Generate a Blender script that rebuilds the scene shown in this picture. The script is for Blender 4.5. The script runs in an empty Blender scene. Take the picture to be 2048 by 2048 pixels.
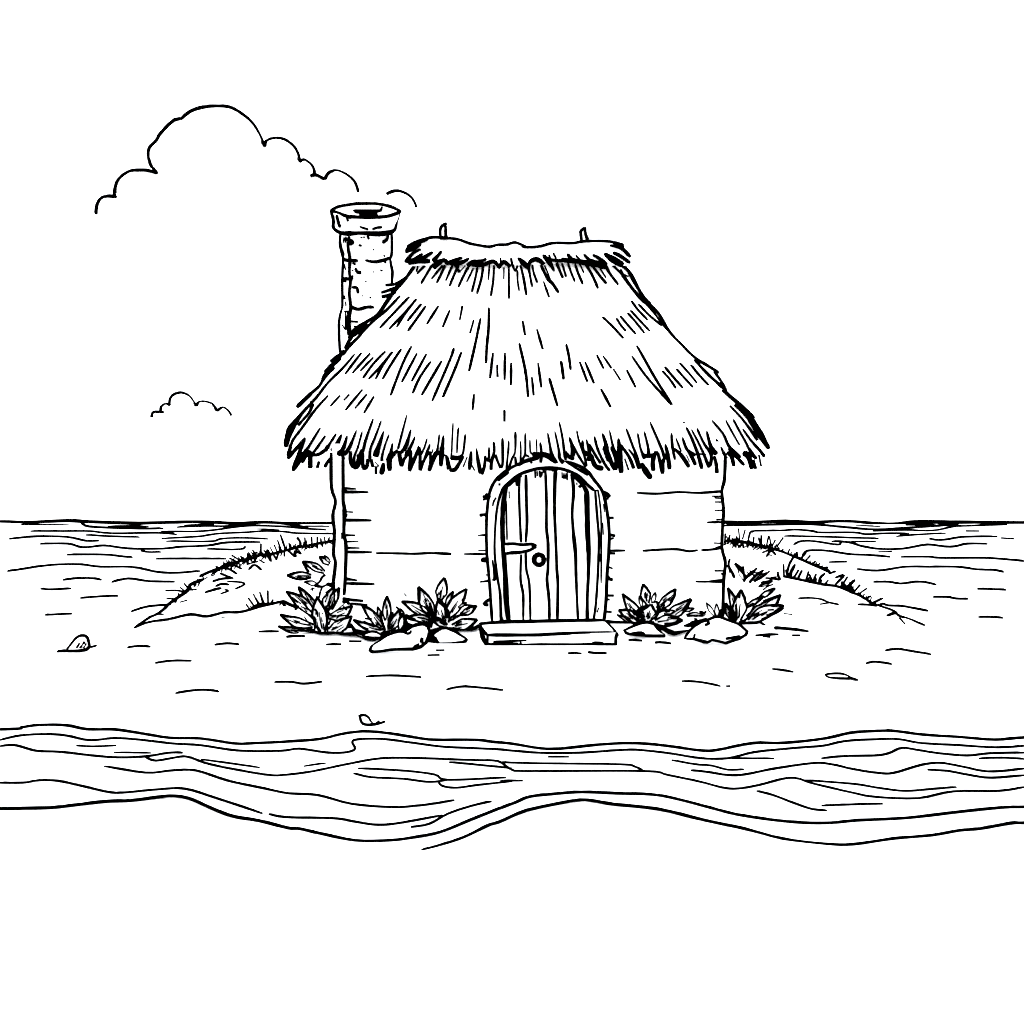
import bpy, math, random
from mathutils import Vector
from mathutils.bvhtree import BVHTree
random.seed(7)
sc = bpy.context.scene
COL = sc.collection

# ------------------------------------------------------------------ camera
H = 1.375                      # eye height (m)
F = 2048 * 24.0 / 36.0         # focal length, in pixels of the 2048 px photograph
HOR = 1044                     # row of the horizon
cam = bpy.data.objects.new('camera', bpy.data.cameras.new('camera'))
COL.objects.link(cam)
cam.location = (0, 0, H)
cam.rotation_euler = (math.radians(90), 0, 0)
cam.data.lens = 24.0
cam.data.sensor_width = 36.0
cam.data.shift_y = (HOR - 1024) / 2048.0
cam.data.clip_start = 0.05
cam.data.clip_end = 12000
sc.camera = cam
sc.render.film_transparent = False

# ------------------------------------------------------------------ light
world = bpy.data.worlds.new('World')
sc.world = world
world.use_nodes = True
nt = world.node_tree
nt.nodes.clear()
out = nt.nodes.new('ShaderNodeOutputWorld')
sky = nt.nodes.new('ShaderNodeTexSky')
sky.sky_type = 'NISHITA'
sky.sun_disc = False
sky.sun_elevation = math.radians(48)
sky.sun_rotation = math.radians(200)
b1 = nt.nodes.new('ShaderNodeBackground')
b1.inputs['Strength'].default_value = 0.05
nt.links.new(sky.outputs[0], b1.inputs['Color'])
b2 = nt.nodes.new('ShaderNodeBackground')       # even white overcast
b2.inputs['Color'].default_value = (1, 1, 1, 1)
b2.inputs['Strength'].default_value = 1.0
add = nt.nodes.new('ShaderNodeAddShader')
nt.links.new(b1.outputs[0], add.inputs[0])
nt.links.new(b2.outputs[0], add.inputs[1])
nt.links.new(add.outputs[0], out.inputs['Surface'])
sun = bpy.data.objects.new('sun', bpy.data.lights.new('sun', 'SUN'))
COL.objects.link(sun)
sun.data.energy = 1.0
sun.data.angle = math.radians(40)
sun.data.color = (1, 0.98, 0.95)
sun.rotation_euler = (math.radians(42), 0, math.radians(-20))
sun.location = (-5, -10, 20)
vs = sc.view_settings
vs.view_transform = 'Standard'
vs.look = 'None'
vs.gamma = 1.0
vs.exposure = 1.75
vs.use_curve_mapping = False
sc.cycles.filter_width = 1.2
sc.cycles.max_bounces = 10
sc.cycles.diffuse_bounces = 9

# ------------------------------------------------------------------ materials
def mat(name, col, var=0.02, scale=6.0, rough=0.95):
    m = bpy.data.materials.new(name)
    m.use_nodes = True
    n = m.node_tree
    p = n.nodes['Principled BSDF']
    p.inputs['Roughness'].default_value = rough
    p.inputs['Specular IOR Level'].default_value = 0.0
    if var <= 0:
        p.inputs['Base Color'].default_value = (*col, 1)
        return m
    tc = n.nodes.new('ShaderNodeTexCoord')
    no = n.nodes.new('ShaderNodeTexNoise')
    no.inputs['Scale'].default_value = scale
    no.inputs['Detail'].default_value = 4
    cr = n.nodes.new('ShaderNodeValToRGB')
    cr.color_ramp.elements[0].position = 0.3
    cr.color_ramp.elements[1].position = 0.7
    cr.color_ramp.elements[0].color = (*[max(0, c - var) for c in col], 1)
    cr.color_ramp.elements[1].color = (*[min(1, c + var) for c in col], 1)
    n.links.new(tc.outputs['Object'], no.inputs['Vector'])
    n.links.new(no.outputs['Fac'], cr.inputs[0])
    n.links.new(cr.outputs[0], p.inputs['Base Color'])
    return m

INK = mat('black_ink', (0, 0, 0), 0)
M = {
    'wall': mat('white_limewash', (.88, .88, .88)),
    'wood': mat('white_painted_wood', (.88, .88, .88), .02, 12),
    'thatch': mat('white_thatch', (.88, .88, .88), .02, 10),
    'stone': mat('white_stone', (.88, .88, .88), .02, 8),
    'leaf': mat('white_leaf', (.88, .88, .88), .02, 9),
    'sand': mat('white_sand', (.88, .88, .88), .015, 3),
    'water': mat('white_water', (.88, .88, .88), .015, .5),
    'smoke': mat('white_smoke', (.9, .9, .9), .01, 1),
}

# ------------------------------------------------------------------ geometry helpers
def P(px, py, d):
    return Vector(((px - 1024) * d / F, d, H + (HOR - py) * d / F))

def sstep(a, b, x):
    t = max(0.0, min(1.0, (x - a) / (b - a)))
    return t * t * (3 - 2 * t)

def G(x, y):
    """height of the sand"""
    m = 0.14 * sstep(7.55, 8.25, y) * (1 - sstep(3.2, 4.8, abs(x))) * (1 - sstep(12.6, 14, y))
    edge = 9.3 + 3.6 * (1 - sstep(4.0, 6.0, abs(x)))
    return m - 0.45 * sstep(edge, edge + 1.6, y)

def ground(px, py):
    q = max(1.0, py - HOR) / F
    d = H / q
    for _ in range(12):
        x = (px - 1024) * d / F
        d = (H - (G(x, d) if d < 9.2 else 0)) / q
    return d

SEA_Z, POOL_Z = -0.12, -0.02
def flat(z):
    return lambda px, py: (H - z) * F / max(1.5, py - HOR)
def plane(Y):
    return lambda px, py: Y
def interp(pts, t):
    """piecewise linear, pts sorted by first item"""
    if t <= pts[0][0]: return pts[0][1]
    for (a, va), (b, vb) in zip(pts, pts[1:]):
        if t <= b:
            return va + (vb - va) * (t - a) / (b - a)
    return pts[-1][1]

def reg(x0, y0, x1, W=1932):
    s = (x1 - x0) / W
    return lambda p: (x0 + p[0] * s, y0 + p[1] * s)
IDN = lambda p: p

def parse(line, tr):
    tok = line.split()
    w = [float(v) for v in tok[0].split('-')]
    return w, [tr(tuple(float(v) for v in t.split(','))) for t in tok[1:]]

def smooth(pts, n=4):
    if len(pts) < 3: return list(pts)
    r = []
    m = len(pts)
    for i in range(m - 1):
        p0, p1, p2, p3 = pts[max(0, i - 1)], pts[i], pts[i + 1], pts[min(m - 1, i + 2)]
        for k in range(n):
            t = k / n
            r.append(tuple(0.5 * (2 * b + (c - a) * t + (2 * a - 5 * b + 4 * c - d) * t * t + (3 * b - a - 3 * c + d) * t ** 3)
                           for a, b, c, d in zip(p0, p1, p2, p3)))
    r.append(tuple(pts[-1]))
    return r

WADD = 1.9          # ink edges lose a little of their width to the bright surroundings
class MB:
    def __init__(s):
        s.v, s.f, s.m = [], [], []
    def add(s, vs, fs, mi):
        b = len(s.v)
        s.v += [Vector(v) for v in vs]
        s.f += [tuple(i + b for i in f) for f in fs]
        s.m += [mi] * len(fs)
    def tube(s, pts, rad, mi=1, n=6):
        vs, fs = [], []
        m = len(pts)
        for i, p in enumerate(pts):
            t = (pts[min(m - 1, i + 1)] - pts[max(0, i - 1)])
            if t.length < 1e-9: t = Vector((1, 0, 0))
            t.normalize()
            view = (p - Vector((0, 0, H)))
            a = t.cross(view)
            if a.length < 1e-6: a = t.orthogonal()
            a.normalize()
            b = t.cross(a).normalized()
            for k in range(n):
                an = 2 * math.pi * k / n
                vs.append(p + (a * math.cos(an) + b * math.sin(an)) * rad[i])
        for i in range(m - 1):
            for k in range(n):
                k2 = (k + 1) % n
                fs.append((i * n + k, i * n + k2, (i + 1) * n + k2, (i + 1) * n + k))
        fs.append(tuple(range(n - 1, -1, -1)))
        fs.append(tuple((m - 1) * n + k for k in range(n)))
        s.add(vs, fs, mi)
    def stroke(s, line, tr, surf, lift=0.0, mi=1, wk=1.0, sm=True):
        """one dark line lying on a surface: surf gives the distance at a point"""
        w, pts = parse(line, tr) if isinstance(line, str) else line
        if len(pts) < 2: return
        if sm: pts = smooth(pts)
        elif len(pts) == 2: pass
        # resample long straight pieces so that they follow the surface
        q = [pts[0]]
        for a, b in zip(pts, pts[1:]):
            L = math.hypot(b[0] - a[0], b[1] - a[1])
            k = max(1, int(L / 14))
            q += [(a[0] + (b[0] - a[0]) * j / k, a[1] + (b[1] - a[1]) * j / k) for j in range(1, k + 1)]
        pts = q
        P3, R = [], []
        m = len(pts)
        for i, (x, y) in enumerate(pts):
            t = i / (m - 1) * (len(w) - 1)
            j = min(int(t), len(w) - 2) if len(w) > 1 else 0
            ww = w[j] + (w[j + 1] - w[j]) * (t - j) if len(w) > 1 else w[0]
            ww = (ww * wk + WADD * (1 if ww < 5.2 else .75 if ww < 6.5 else .25)) * random.uniform(.93, 1.07)
            if i in (0, m - 1): ww *= .75
            d = surf(x, y)
            r = ww / 2 * d / F
            p = P(x, y, d)
            p.z += r * lift
            p.y -= .4 * r
            P3.append(p); R.append(r)
        s.tube(P3, R, mi)
    def strokes(s, text, tr, surf, **k):
        for l in text.replace(';', '\n').split('\n'):
            l = l.strip()
            if not l: continue
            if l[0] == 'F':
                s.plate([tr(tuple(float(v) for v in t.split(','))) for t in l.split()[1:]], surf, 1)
            else:
                s.stroke(l, tr, surf, **k)
    def plate(s, pts, surf, mi, th=0.02, out=0.006):
        """a thin closed slab on a surface, with the outline pts (pixels)"""
        n = len(pts)
        fr = []
        bk = []
        for x, y in pts:
            d = surf(x, y)
            fr.append(P(x, y, d) + Vector((0, -out, 0)))
            bk.append(P(x, y, d) + Vector((0, th - out, 0)))
        from mathutils.geometry import tessellate_polygon
        tri = tessellate_polygon([[Vector((x, y, 0)) for x, y in pts]])
        fs = [tuple(t) for t in tri] + [tuple(i + n for i in t) for t in tri]
        fs += [(i, (i + 1) % n, (i + 1) % n + n, i + n) for i in range(n)]
        s.add(fr + bk, fs, mi)
    def pillow(s, pts, d, T, mi=0, rings=(1, .93, .78, .55, .28), inset=2.5):
        """a rounded solid whose outline is pts at distance d; T is half its thickness"""
        n = len(pts)
        cx = sum(p[0] for p in pts) / n
        cy = sum(p[1] for p in pts) / n
        hw = (max(p[0] for p in pts) - min(p[0] for p in pts)) / 2
        hh = (max(p[1] for p in pts) - min(p[1] for p in pts)) / 2
        kx, ky = 1 - inset / hw, 1 - inset / hh
        pts = [(cx + (x - cx) * kx, cy + (y - cy) * ky) for x, y in pts]
        face = (P(cx, cy, d) - Vector((0, 0, H))).normalized()
        for sg in (-1, 1):
            vs, fs = [], []
            for r in rings:
                off = sg * T * math.sqrt(max(0, 1 - r * r))
                for x, y in pts:
                    p = P(cx + (x - cx) * r, cy + (y - cy) * r, d)
                    p += face * off
                    vs.append(p)
            for i in range(len(rings) - 1):
                for k in range(n):
                    k2 = (k + 1) % n
                    fs.append((i * n + k, i * n + k2, (i + 1) * n + k2, (i + 1) * n + k))
            c = P(cx, cy, d) + face * (sg * T)
            vs.append(c)
            b = (len(rings) - 1) * n
            fs += [(b + k, b + (k + 1) % n, len(vs) - 1) for k in range(n)]
            s.add(vs, fs, mi)
    def box(s, x0, x1, y0, y1, z0, z1, mi=0):
        s.add([(x, y, z) for z in (z0, z1) for y in (y0, y1) for x in (x0, x1)],
              [(0, 1, 3, 2), (4, 5, 7, 6), (0, 1, 5, 4), (2, 3, 7, 6), (0, 2, 6, 4), (1, 3, 7, 5)], mi)
    def ray(s, fallback, off=.006):
        """distance function of the solid built so far; where a ray misses it, fallback"""
        t = BVHTree.FromPolygons([tuple(v) for v in s.v], s.f)
        o = Vector((0, 0, H))
        def f(px, py):
            h = t.ray_cast(o, P(px, py, 1.0) - o)
            return h[0].y - off if h[0] is not None else fallback(px, py)
        return f
    def build(s, name, material, parent=None, origin=None):
        if origin is None:
            if parent is not None:
                origin = Vector(parent['_o'])
            else:
                lo = Vector([min(v[i] for v in s.v) for i in range(3)])
                hi = Vector([max(v[i] for v in s.v) for i in range(3)])
                origin = Vector(((lo.x + hi.x) / 2, (lo.y + hi.y) / 2, lo.z))
        me = bpy.data.meshes.new(name)
        me.from_pydata([tuple(v - origin) for v in s.v], [], s.f)
        me.materials.append(material)
        me.materials.append(INK)
        me.polygons.foreach_set('material_index', s.m)
        me.update()
        o = bpy.data.objects.new(name, me)
        COL.objects.link(o)
        o['_o'] = list(origin)
        if parent is not None: o.parent = parent
        else: o.location = origin
        return o

def tag(o, label=None, cat=None, group=None, kind=None):
    if label: o['label'] = label
    if cat: o['category'] = cat
    if group: o['group'] = group
    if kind: o['kind'] = kind
    return o

# ================================================================== ground and water
NEAR_TOP = []
A = reg(0, 1380, 1024)
B = reg(1000, 1400, 2048)
TOP_A = "0,153 80,145 150,136 250,137 330,152 430,153 520,165 640,184 760,187 890,206 970,204 1060,200 1200,190 1290,170 1370,160 1450,165 1560,182 1640,192 1790,192 1860,200"
TOP_B = "44,165 150,182 225,183 370,168 480,163 590,170 740,190 800,188 930,163 1050,162 1200,145 1290,125 1390,118 1450,118 1560,132 1690,140 1820,150 1932,142"
BOT_A = "0,451 90,450 200,447 280,438 400,424 500,420 640,404 720,415 800,450 880,480 980,497 1090,525 1130,527 1200,543 1340,572 1470,572 1560,560 1660,540 1780,492 1880,452"
BOT_B1 = "0,403 60,380 110,360 200,350 300,343 430,348 560,352 650,368 780,402 870,425 1000,445 1120,456 1220,456 1320,447 1500,438 1700,415 1850,400 1932,398"
BOT_A2 = "1590,608 1660,590 1750,560 1840,515"
BOT_B2 = "0,452 100,410 270,375 340,375 420,388 580,405 760,448 900,478 1040,515 1200,535 1300,537 1450,515 1590,503 1690,485 1770,478 1880,458 1932,457"
def pts(text, tr): return [tr(tuple(float(v) for v in t.split(','))) for t in text.split()]
top = pts(TOP_A, A) + pts(TOP_B, B)
botl = pts(BOT_A, A) + pts(BOT_B1, B)
botr = pts(BOT_A2, A) + pts(BOT_B2, B)
bot = [p for p in pts(BOT_A, A) if p[0] < 850] + [p for p in botr if p[0] > 850]

pool = flat(POOL_Z)
w = MB()
xs = [-1400 + 40 * i for i in range(122)]
topf, botf = sorted(top), sorted(bot)
vsb, fsb = [], []
for x in xs:
    for k in range(6):
        y = interp(botf, x) + (interp(topf, x) - interp(botf, x)) * k / 5
        vsb.append(P(x, y, pool(x, y)))
for i in range(len(xs) - 1):
    for k in range(5):
        fsb.append((i * 6 + k, (i + 1) * 6 + k, (i + 1) * 6 + k + 1, i * 6 + k + 1))
w.add(vsb, fsb, 0)
def ext(p):          # carry the shorelines on past the frame
    a, b = p[0], p[-1]
    return ([(-1400, a[1] + 6), (-900, a[1] - 10), (-400, a[1] + 4)] if a[0] < 20 else []) + p + ([(2130, b[1]), (2500, b[1] + 5), (3000, b[1] - 8), (3440, b[1])] if b[0] > 2000 else [])
L = dict(lift=.8)
w.stroke(([5.2], ext(top)), IDN, pool, **L)
w.stroke(([5.1, 5.1, 4], ext(botl)), IDN, pool, **L)
w.stroke(([5.1], ext(botr)), IDN, pool, **L)
w.stroke(([3.8], pts("0,192 80,175 170,170 250,175 340,193 430,185 520,190 650,205 760,212 900,232 1060,233 1130,225 1240,240 1310,238 1340,225 1330,200 1350,190 1440,188 1560,203 1680,218 1860,226", A)
          + pts("44,190 150,198 290,198 440,188 520,188 640,202 740,218 840,218 940,195 1090,180 1190,172 1270,155 1390,148 1470,148 1550,162 1690,170 1830,178 1932,172", B)), IDN, pool, **L)
w.stroke(([3.6], pts("550,255 590,270 680,255 720,258 800,285 1000,322 1080,323 1180,310 1300,285 1440,261 1600,261 1700,265 1800,268 1880,272", A)
          + pts("44,260 110,265 530,265 620,280 740,305 830,328 890,328 960,315 1050,292 1100,293 1150,310 1300,345 1380,360 1540,365 1670,340 1840,338 1932,323", B)), IDN, pool, **L)
w.strokes("""3.8 0,215 60,212 140,233 230,237 410,256 540,255 640,240 690,240
3 290,212 350,216 440,212
3 430,238 570,240
3.8 395,290 550,315 650,307 740,307 860,345 1000,375 1090,393 1200,400 1330,433 1480,445 1570,440 1650,430 1715,418
3.8 0,353 90,353 150,344 220,346 310,365 410,388 470,390 600,378 700,376 820,412 990,468
3.8 1015,470 1080,483 1260,487 1340,500 1430,512 1520,503 1670,475
3.8 1550,520 1620,508 1690,470 1780,440 1855,423
3 760,264 980,295
3 1145,290 1230,278
3.4 1350,298 1530,308 1640,322 1690,342 1910,333
3.4 1335,317 1400,332 1520,338 1620,350 1690,342
3.4 1655,350 1670,365 1720,372 1800,362 1932,347
3.4 1695,275 1800,285 1932,298""", A, pool, **L)
w.strokes("""3.4 0,232 120,236 440,240 500,250 530,265
3 175,212 255,212
3 850,218 1010,218
3.4 632,224 720,240 780,245 840,260 900,258
3.8 702,262 760,268 840,280 900,278 1000,258 1150,236 1220,240 1300,258 1390,272 1450,272 1550,243 1620,235 1700,248 1780,265 1850,265 1932,255
3.8 1185,218 1270,210 1380,208 1430,200 1480,180 1540,188 1620,200 1720,208 1800,200 1932,197
3.4 1765,218 1850,216 1932,220
3.8 1575,260 1650,265 1730,280 1810,290 1932,280
3.4 1120,298 1300,312 1400,328 1490,338 1580,332 1682,323
3.8 945,338 1010,355 1080,382 1150,405 1205,410
3.4 1185,392 1290,388 1410,385
3.4 0,300 85,300""", B, pool, **L)
rs = random.Random(5)
for k in range(40):
    x = rs.choice((rs.uniform(-1200, -260), rs.uniform(2080, 3000)))
    f = rs.uniform(.12, .85)
    l = rs.uniform(80, 200)
    q = [(x + l * t, interp(botf, x + l * t) * (1 - f) + interp(topf, x + l * t) * f + 6 * math.sin(t * 5 + k)) for t in (0, .33, .66, 1)]
    w.stroke(([3, 3.6, 3], q), IDN, pool, **L)
tag(w.build('shallow_water', M['water']), kind='structure')

# sea
s = MB()
sea = flat(SEA_Z)
s.box(-6000, 6000, 8.5, 6000, SEA_Z - .5, SEA_Z)
SL = reg(0, 1000, 700)
SR = reg(1380, 1000, 2048)
hz = lambda px, py: 380.0
s.strokes("5-7-6-9-8-8-7-6-7-7 -900,120 -400,118 0,118 150,122 380,114 500,120 770,127 1090,120 1300,128 1450,122 1600,128 1860,128 2500,126 3000,128", SL, hz, wk=.85)
s.strokes("8-7-7-9-10-8-7-7-5 150,126 350,128 550,120 700,127 900,122 1050,133 1170,140 1300,126 1500,128 1650,128 1932,130 2400,128 2900,130", SR, hz, wk=.85)
s.strokes("""4 450,130 480,150 560,158 780,165 900,163
4-6-3 560,130 780,138 960,127
3.4 172,177 350,178 500,178 620,190 880,188 975,196
3.4 478,198 620,207 770,210
3.8 55,220 200,208 370,210 480,232 545,230
3.8 222,248 380,248 460,268 580,258 720,275 900,275 1000,265 1150,258 1250,242 1440,238
3 780,285 820,293 890,292
3.8 370,308 580,308 680,318 730,322
3.8 862,330 1250,330
3.8 45,398 120,388 220,372 330,362 450,362 560,375 730,376 880,405 990,408 1105,397
3.8 350,447 430,438 510,438 560,446
3.8 620,458 710,440 830,455 965,457
3.8 228,495 290,500 395,494
3.8 445,547 560,538 655,535
3.8 250,640 320,637 400,633
3.2 980,155 1130,150 1260,150 1400,135 1500,132 1600,142 1700,158
3.2 890,180 1120,178 1300,155 1400,148 1550,152 1700,165 1800,170
3.2 895,218 1090,208 1200,192 1350,185 1450,178 1560,180 1650,190 1850,192
3.2 920,232 1160,235 1220,220 1330,215 1480,220
3.2 1145,275 1280,280 1340,275 1355,262;2.4 600,148 820,150;2.4 1020,143 1180,140;2 1420,164 1540,168;2.4 120,140 380,142;2.4 1650,150 1820,150""", SL, sea, lift=.9)
s.strokes("""4 195,155 360,152 480,150 680,148 800,155 900,165 1080,178 1300,165 1450,155 1550,142
3.4 350,185 520,183 610,178 700,185 760,195 950,195 1020,205 1120,200 1265,200
3.4 545,214 730,218 940,225 1090,228
3.4 600,262 640,245 720,245 850,265 870,252
3.8 820,245 920,252 1000,275 1100,290 1230,288 1370,265 1500,278 1600,260 1720,260
2.4 930,245 1075,245
3.8 650,330 680,300 790,300 920,320 1030,325 1155,335
3.8 1220,335 1380,335 1450,342 1700,342 1850,352 1932,360
3 1090,305 1165,303
4 805,365 905,363
3.8 965,405 1050,415 1120,412 1240,393 1380,393 1540,393 1660,408 1760,412 1810,422
3.8 1060,480 1150,480 1215,490 1300,480 1360,482 1420,495
3.8 1660,520 1740,522 1828,526
3.8 1405,567 1490,568 1540,577 1607,578
3.8 1668,683 1740,683 1810,688
3 1060,185 1250,180 1400,183 1520,160 1620,155 1830,148
3.8 1385,230 1430,238 1480,235 1580,220 1775,218
3.8 1800,225 1870,230
3.8 1595,185 1670,185
3 1195,215 1330,205 1475,197
4 1490,145 1540,140
3 200,140 500,134 700,140 820,132;2.4 230,146 420,145;2 960,152 1100,158;2.4 1250,150 1420,148;2.4 1560,138 1800,137""", SR, sea, lift=.9)
s.strokes("6 1800,126 2100,124 2400,128 2700,125 3000,127 3300,126 3600,128 3900,126", SL, lambda x, y: 384.0, wk=.85)
rs = random.Random(3)
for k in range(150):
    y = HOR + 8 + 170 * rs.random() ** 1.8
    d = sea(0, y)
    x = rs.choice((rs.uniform(-1500, -90), rs.uniform(2120, 3500), rs.uniform(730, 1290) if y < 1100 else -900))
    l = rs.uniform(40, 150)
    if x < 0 and x + l + 30 > 0: x -= l + 40
    if 700 < x < 1300 and x + l > 1400: l = 60
    s.stroke(([3, 3.8, 3], [(x, y), (x + l * .5, y + rs.uniform(-5, 5)), (x + l, y + rs.uniform(-3, 3))]), IDN, sea, lift=.9)
tag(s.build('sea', M['water']), kind='structure')

# sand
g = MB()
NX, NY = 150, 200
vsb, fsb = [], []
ysamp = [0.3 + 15.2 * (j / NY) for j in range(NY + 1)]
xsamp = [-14 + 28 * i / NX for i in range(NX + 1)]
def inpool(x, y):
    px = 1024 + x * F / y
    if not -1500 < px < 3500: return 0
    yt = (H - POOL_Z) * F / (interp(topf, px) - HOR)
    yb = (H - POOL_Z) * F / (interp(botf, px) - HOR)
    return 0.02 * sstep(yb - .02, yb + .25, y) * (1 - sstep(yt - .25, yt + .02, y))
for y in ysamp:
    for x in xsamp:
        vsb.append((x, y, G(x, y) - (.027 if y < 5.2 else .027 * (1 - sstep(5.2, 6.4, y))) * sstep(1.6, 4.0, y) - inpool(x, y)))
for j in range(NY):
    for i in range(NX):
        a = j * (NX + 1) + i
        fsb.append((a, a + 1, a + NX + 2, a + NX + 1))
g.add(vsb, fsb, 0)
ground0 = ground
ground_mesh = g.ray(ground0, 0)
ground = lambda px, py: min(ground_mesh(px, py), ground0(px, py) + 1.0)
V = reg(940, 850, 1580)
W = reg(550, 780, 1050, 1756)
KL = dict(lift=.9)
g.strokes("""3.8 705,820 760,812 830,815
3.8 858,905 950,893 1058,893
3.8 968,1072 1080,1055 1160,1055 1208,1063
3.8 1515,1010 1610,1010 1680,1020 1780,1008
3.8 1185,805 1255,797 1320,802
4 1428,731 1540,730
4 1580,762 1620,757 1685,757
4.5 1800,803 1885,802""", SL, ground, **KL)
g.strokes("""3.8 731,1355 780,1353 843,1356
3.8 893,1381 930,1375 1006,1382
3.4 1363,1364 1400,1366 1441,1374
4 1452,1374 1460,1374""", IDN, ground, **KL)
g.strokes("""7-4 485,748 540,750 685,765
4 378,788 510,782
4 420,792 465,798
4 590,788 635,788
3.8 1130,875 1200,868 1290,882 1393,898
3.8 1018,950 1070,942 1167,955
3.8 475,982 598,1000""", SR, ground, **KL)
g.strokes("""4 955,1303 1040,1308
4 1118,1322 1140,1318 1215,1325
4 590,1383 675,1385
4 712,1378 760,1384 825,1383""", V, ground, **KL)
g.strokes("""4 520,1770 608,1772
4 1130,1835 1192,1833
4.5 1070,1870 1158,1867""", W, ground, **KL)
tag(g.build('sand', M['sand'], origin=Vector((0, 8, 0))), kind='structure')

# ------------------------------------------------------------------ dunes beside the hut
class Dune:
    """columns of foot, base line, crest and back; solid"""
    def __init__(s, cols):       # (px, base_py, base_d, crest_py, crest_d, foot_d)
        s.c = sorted(cols)
    def at(s, px):
        return [interp([(c[0], c[k]) for c in s.c], px) for k in range(1, 6)]
    def depth(s, px, py):
        bp, bd, cp, cd, fd = s.at(px)
        def seg(A, Bq):
            (dA, zA), (dB, zB) = A, Bq
            q = (py - HOR) / F
            den = (zB - zA) + q * (dB - dA)
            t = (H - zA - q * dA) / den if abs(den) > 1e-9 else 0
            return dA + max(0, min(1, t)) * (dB - dA)
        zb = H + (HOR - bp) * bd / F
        zc = H + (HOR - cp) * cd / F
        if py <= bp: return seg((bd, zb), (cd, zc))
        return seg((fd, -.03), (bd, zb))
    def mesh(s, mb):
        x0, x1 = s.c[0][0], s.c[-1][0]
        n = 100
        vs, fs = [], []
        for i in range(n + 1):
            px = x0 + (x1 - x0) * i / n
            bp, bd, cp, cd, fd = s.at(px)
            b = P(px, bp, bd); c = P(px, cp, cd)
            f = Vector(((px - 1024) * fd / F, fd, -.05))
            k = Vector((c.x * (cd + 2.0) / cd, cd + 2.0, -.3))
            vs += [f, b, (b + c) / 2 + Vector((0, 0, .0)), c, (c + k) / 2 + Vector((0, 0, .12)), k, Vector((f.x, f.y, -.4)), Vector((k.x, k.y, -.4))]
        o = 8
        seq = [6, 0, 1, 2, 3, 4, 5, 7]
        for i in range(n):
            for a, b2 in zip(seq, seq[1:] + seq[:1]):
                fs.append((i * o + a, i * o + b2, (i + 1) * o + b2, (i + 1) * o + a))
        fs.append(tuple(seq)); fs.append(tuple(n * o + q for q in seq))
        mb.add(vs, fs, 0)

GL = reg(250, 1060, 690)
GR = reg(1430, 1050, 1870)
def col(tr, x, by, bd, cy, cd, fd):
    a = tr((x, by)); b = tr((x, cy))
    return (a[0], a[1], bd, b[1], cd, fd)
DL = Dune([col(GL, 60, 880, 8.75, 876, 8.85, 8.7), col(GL, 215, 815, 9.0, 785, 9.3, 8.75), col(GL, 380, 790, 9.1, 675, 10.0, 8.8),
           col(GL, 580, 748, 9.3, 508, 10.8, 8.8), col(GL, 870, 730, 9.35, 325, 11.6, 8.8), col(GL, 1180, 682, 9.6, 232, 12.3, 8.8),
           col(GL, 1390, 637, 9.9, 192, 12.6, 8.8), col(GL, 1520, 690, 9.4, 160, 12.8, 8.8), col(GL, 1900, 700, 9.3, 92, 13.2, 8.8)])
DR = Dune([col(GR, 20, 560, 10.6, 142, 13.4, 8.8), col(GR, 300, 520, 11.0, 165, 13.0, 8.8), col(GR, 600, 458, 11.2, 245, 12.7, 8.8),
           col(GR, 830, 505, 10.8, 345, 12.2, 8.8), col(GR, 1010, 540, 10.5, 425, 11.6, 8.8), col(GR, 1200, 600, 10.1, 540, 10.8, 8.8),
           col(GR, 1370, 690, 9.7, 670, 10.1, 8.8), col(GR, 1610, 800, 9.3, 790, 9.5, 8.8), col(GR, 1860, 890, 8.95, 884, 9.05, 8.85)])
for D, tr, lines in ((DL, GL, """4-5-6-5-5-6-7-6-5 80,870 215,815 380,790 580,748 720,765 870,730 1000,728 1100,705 1180,680 1290,655 1390,635 1450,660 1520,690
4-5-5-8-8-9 80,870 150,820 215,780 300,735 370,680 440,620 530,560 575,510
7 560,497 620,465 690,440
5-6-6 660,412 740,375 840,340 900,312
4 60,718 180,680 300,665 400,660
3 200,775 270,748 340,745"""),
                     (DR, GR, """7-6-6-6-7-6-5-6-4-4 600,457 700,477 830,505 950,530 1080,550 1200,600 1300,645 1370,690 1450,720 1560,760 1610,800 1700,830 1840,885
4-5-7 400,187 480,205 560,230 640,262 760,310 830,345 950,390 1010,425
4 1440,710 1470,695 1520,710 1640,715 1750,735 1870,758
4 1250,702 1340,705 1420,715""")):
    m = MB()
    D.mesh(m)
    D.surf = m.ray(D.depth)
    m.strokes(lines, tr, D.surf, lift=.4)
    m.strokes("3.2 1200,662 1250,652 1290,655" if D is DL else "3.6 625,572 700,570 760,578 800,595 860,608;3 750,605 800,598;3.6 540,660 590,665", SL if D is DL else SR, D.surf, lift=.4)
    tag(m.build('dune', M['sand']), kind='structure')

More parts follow.
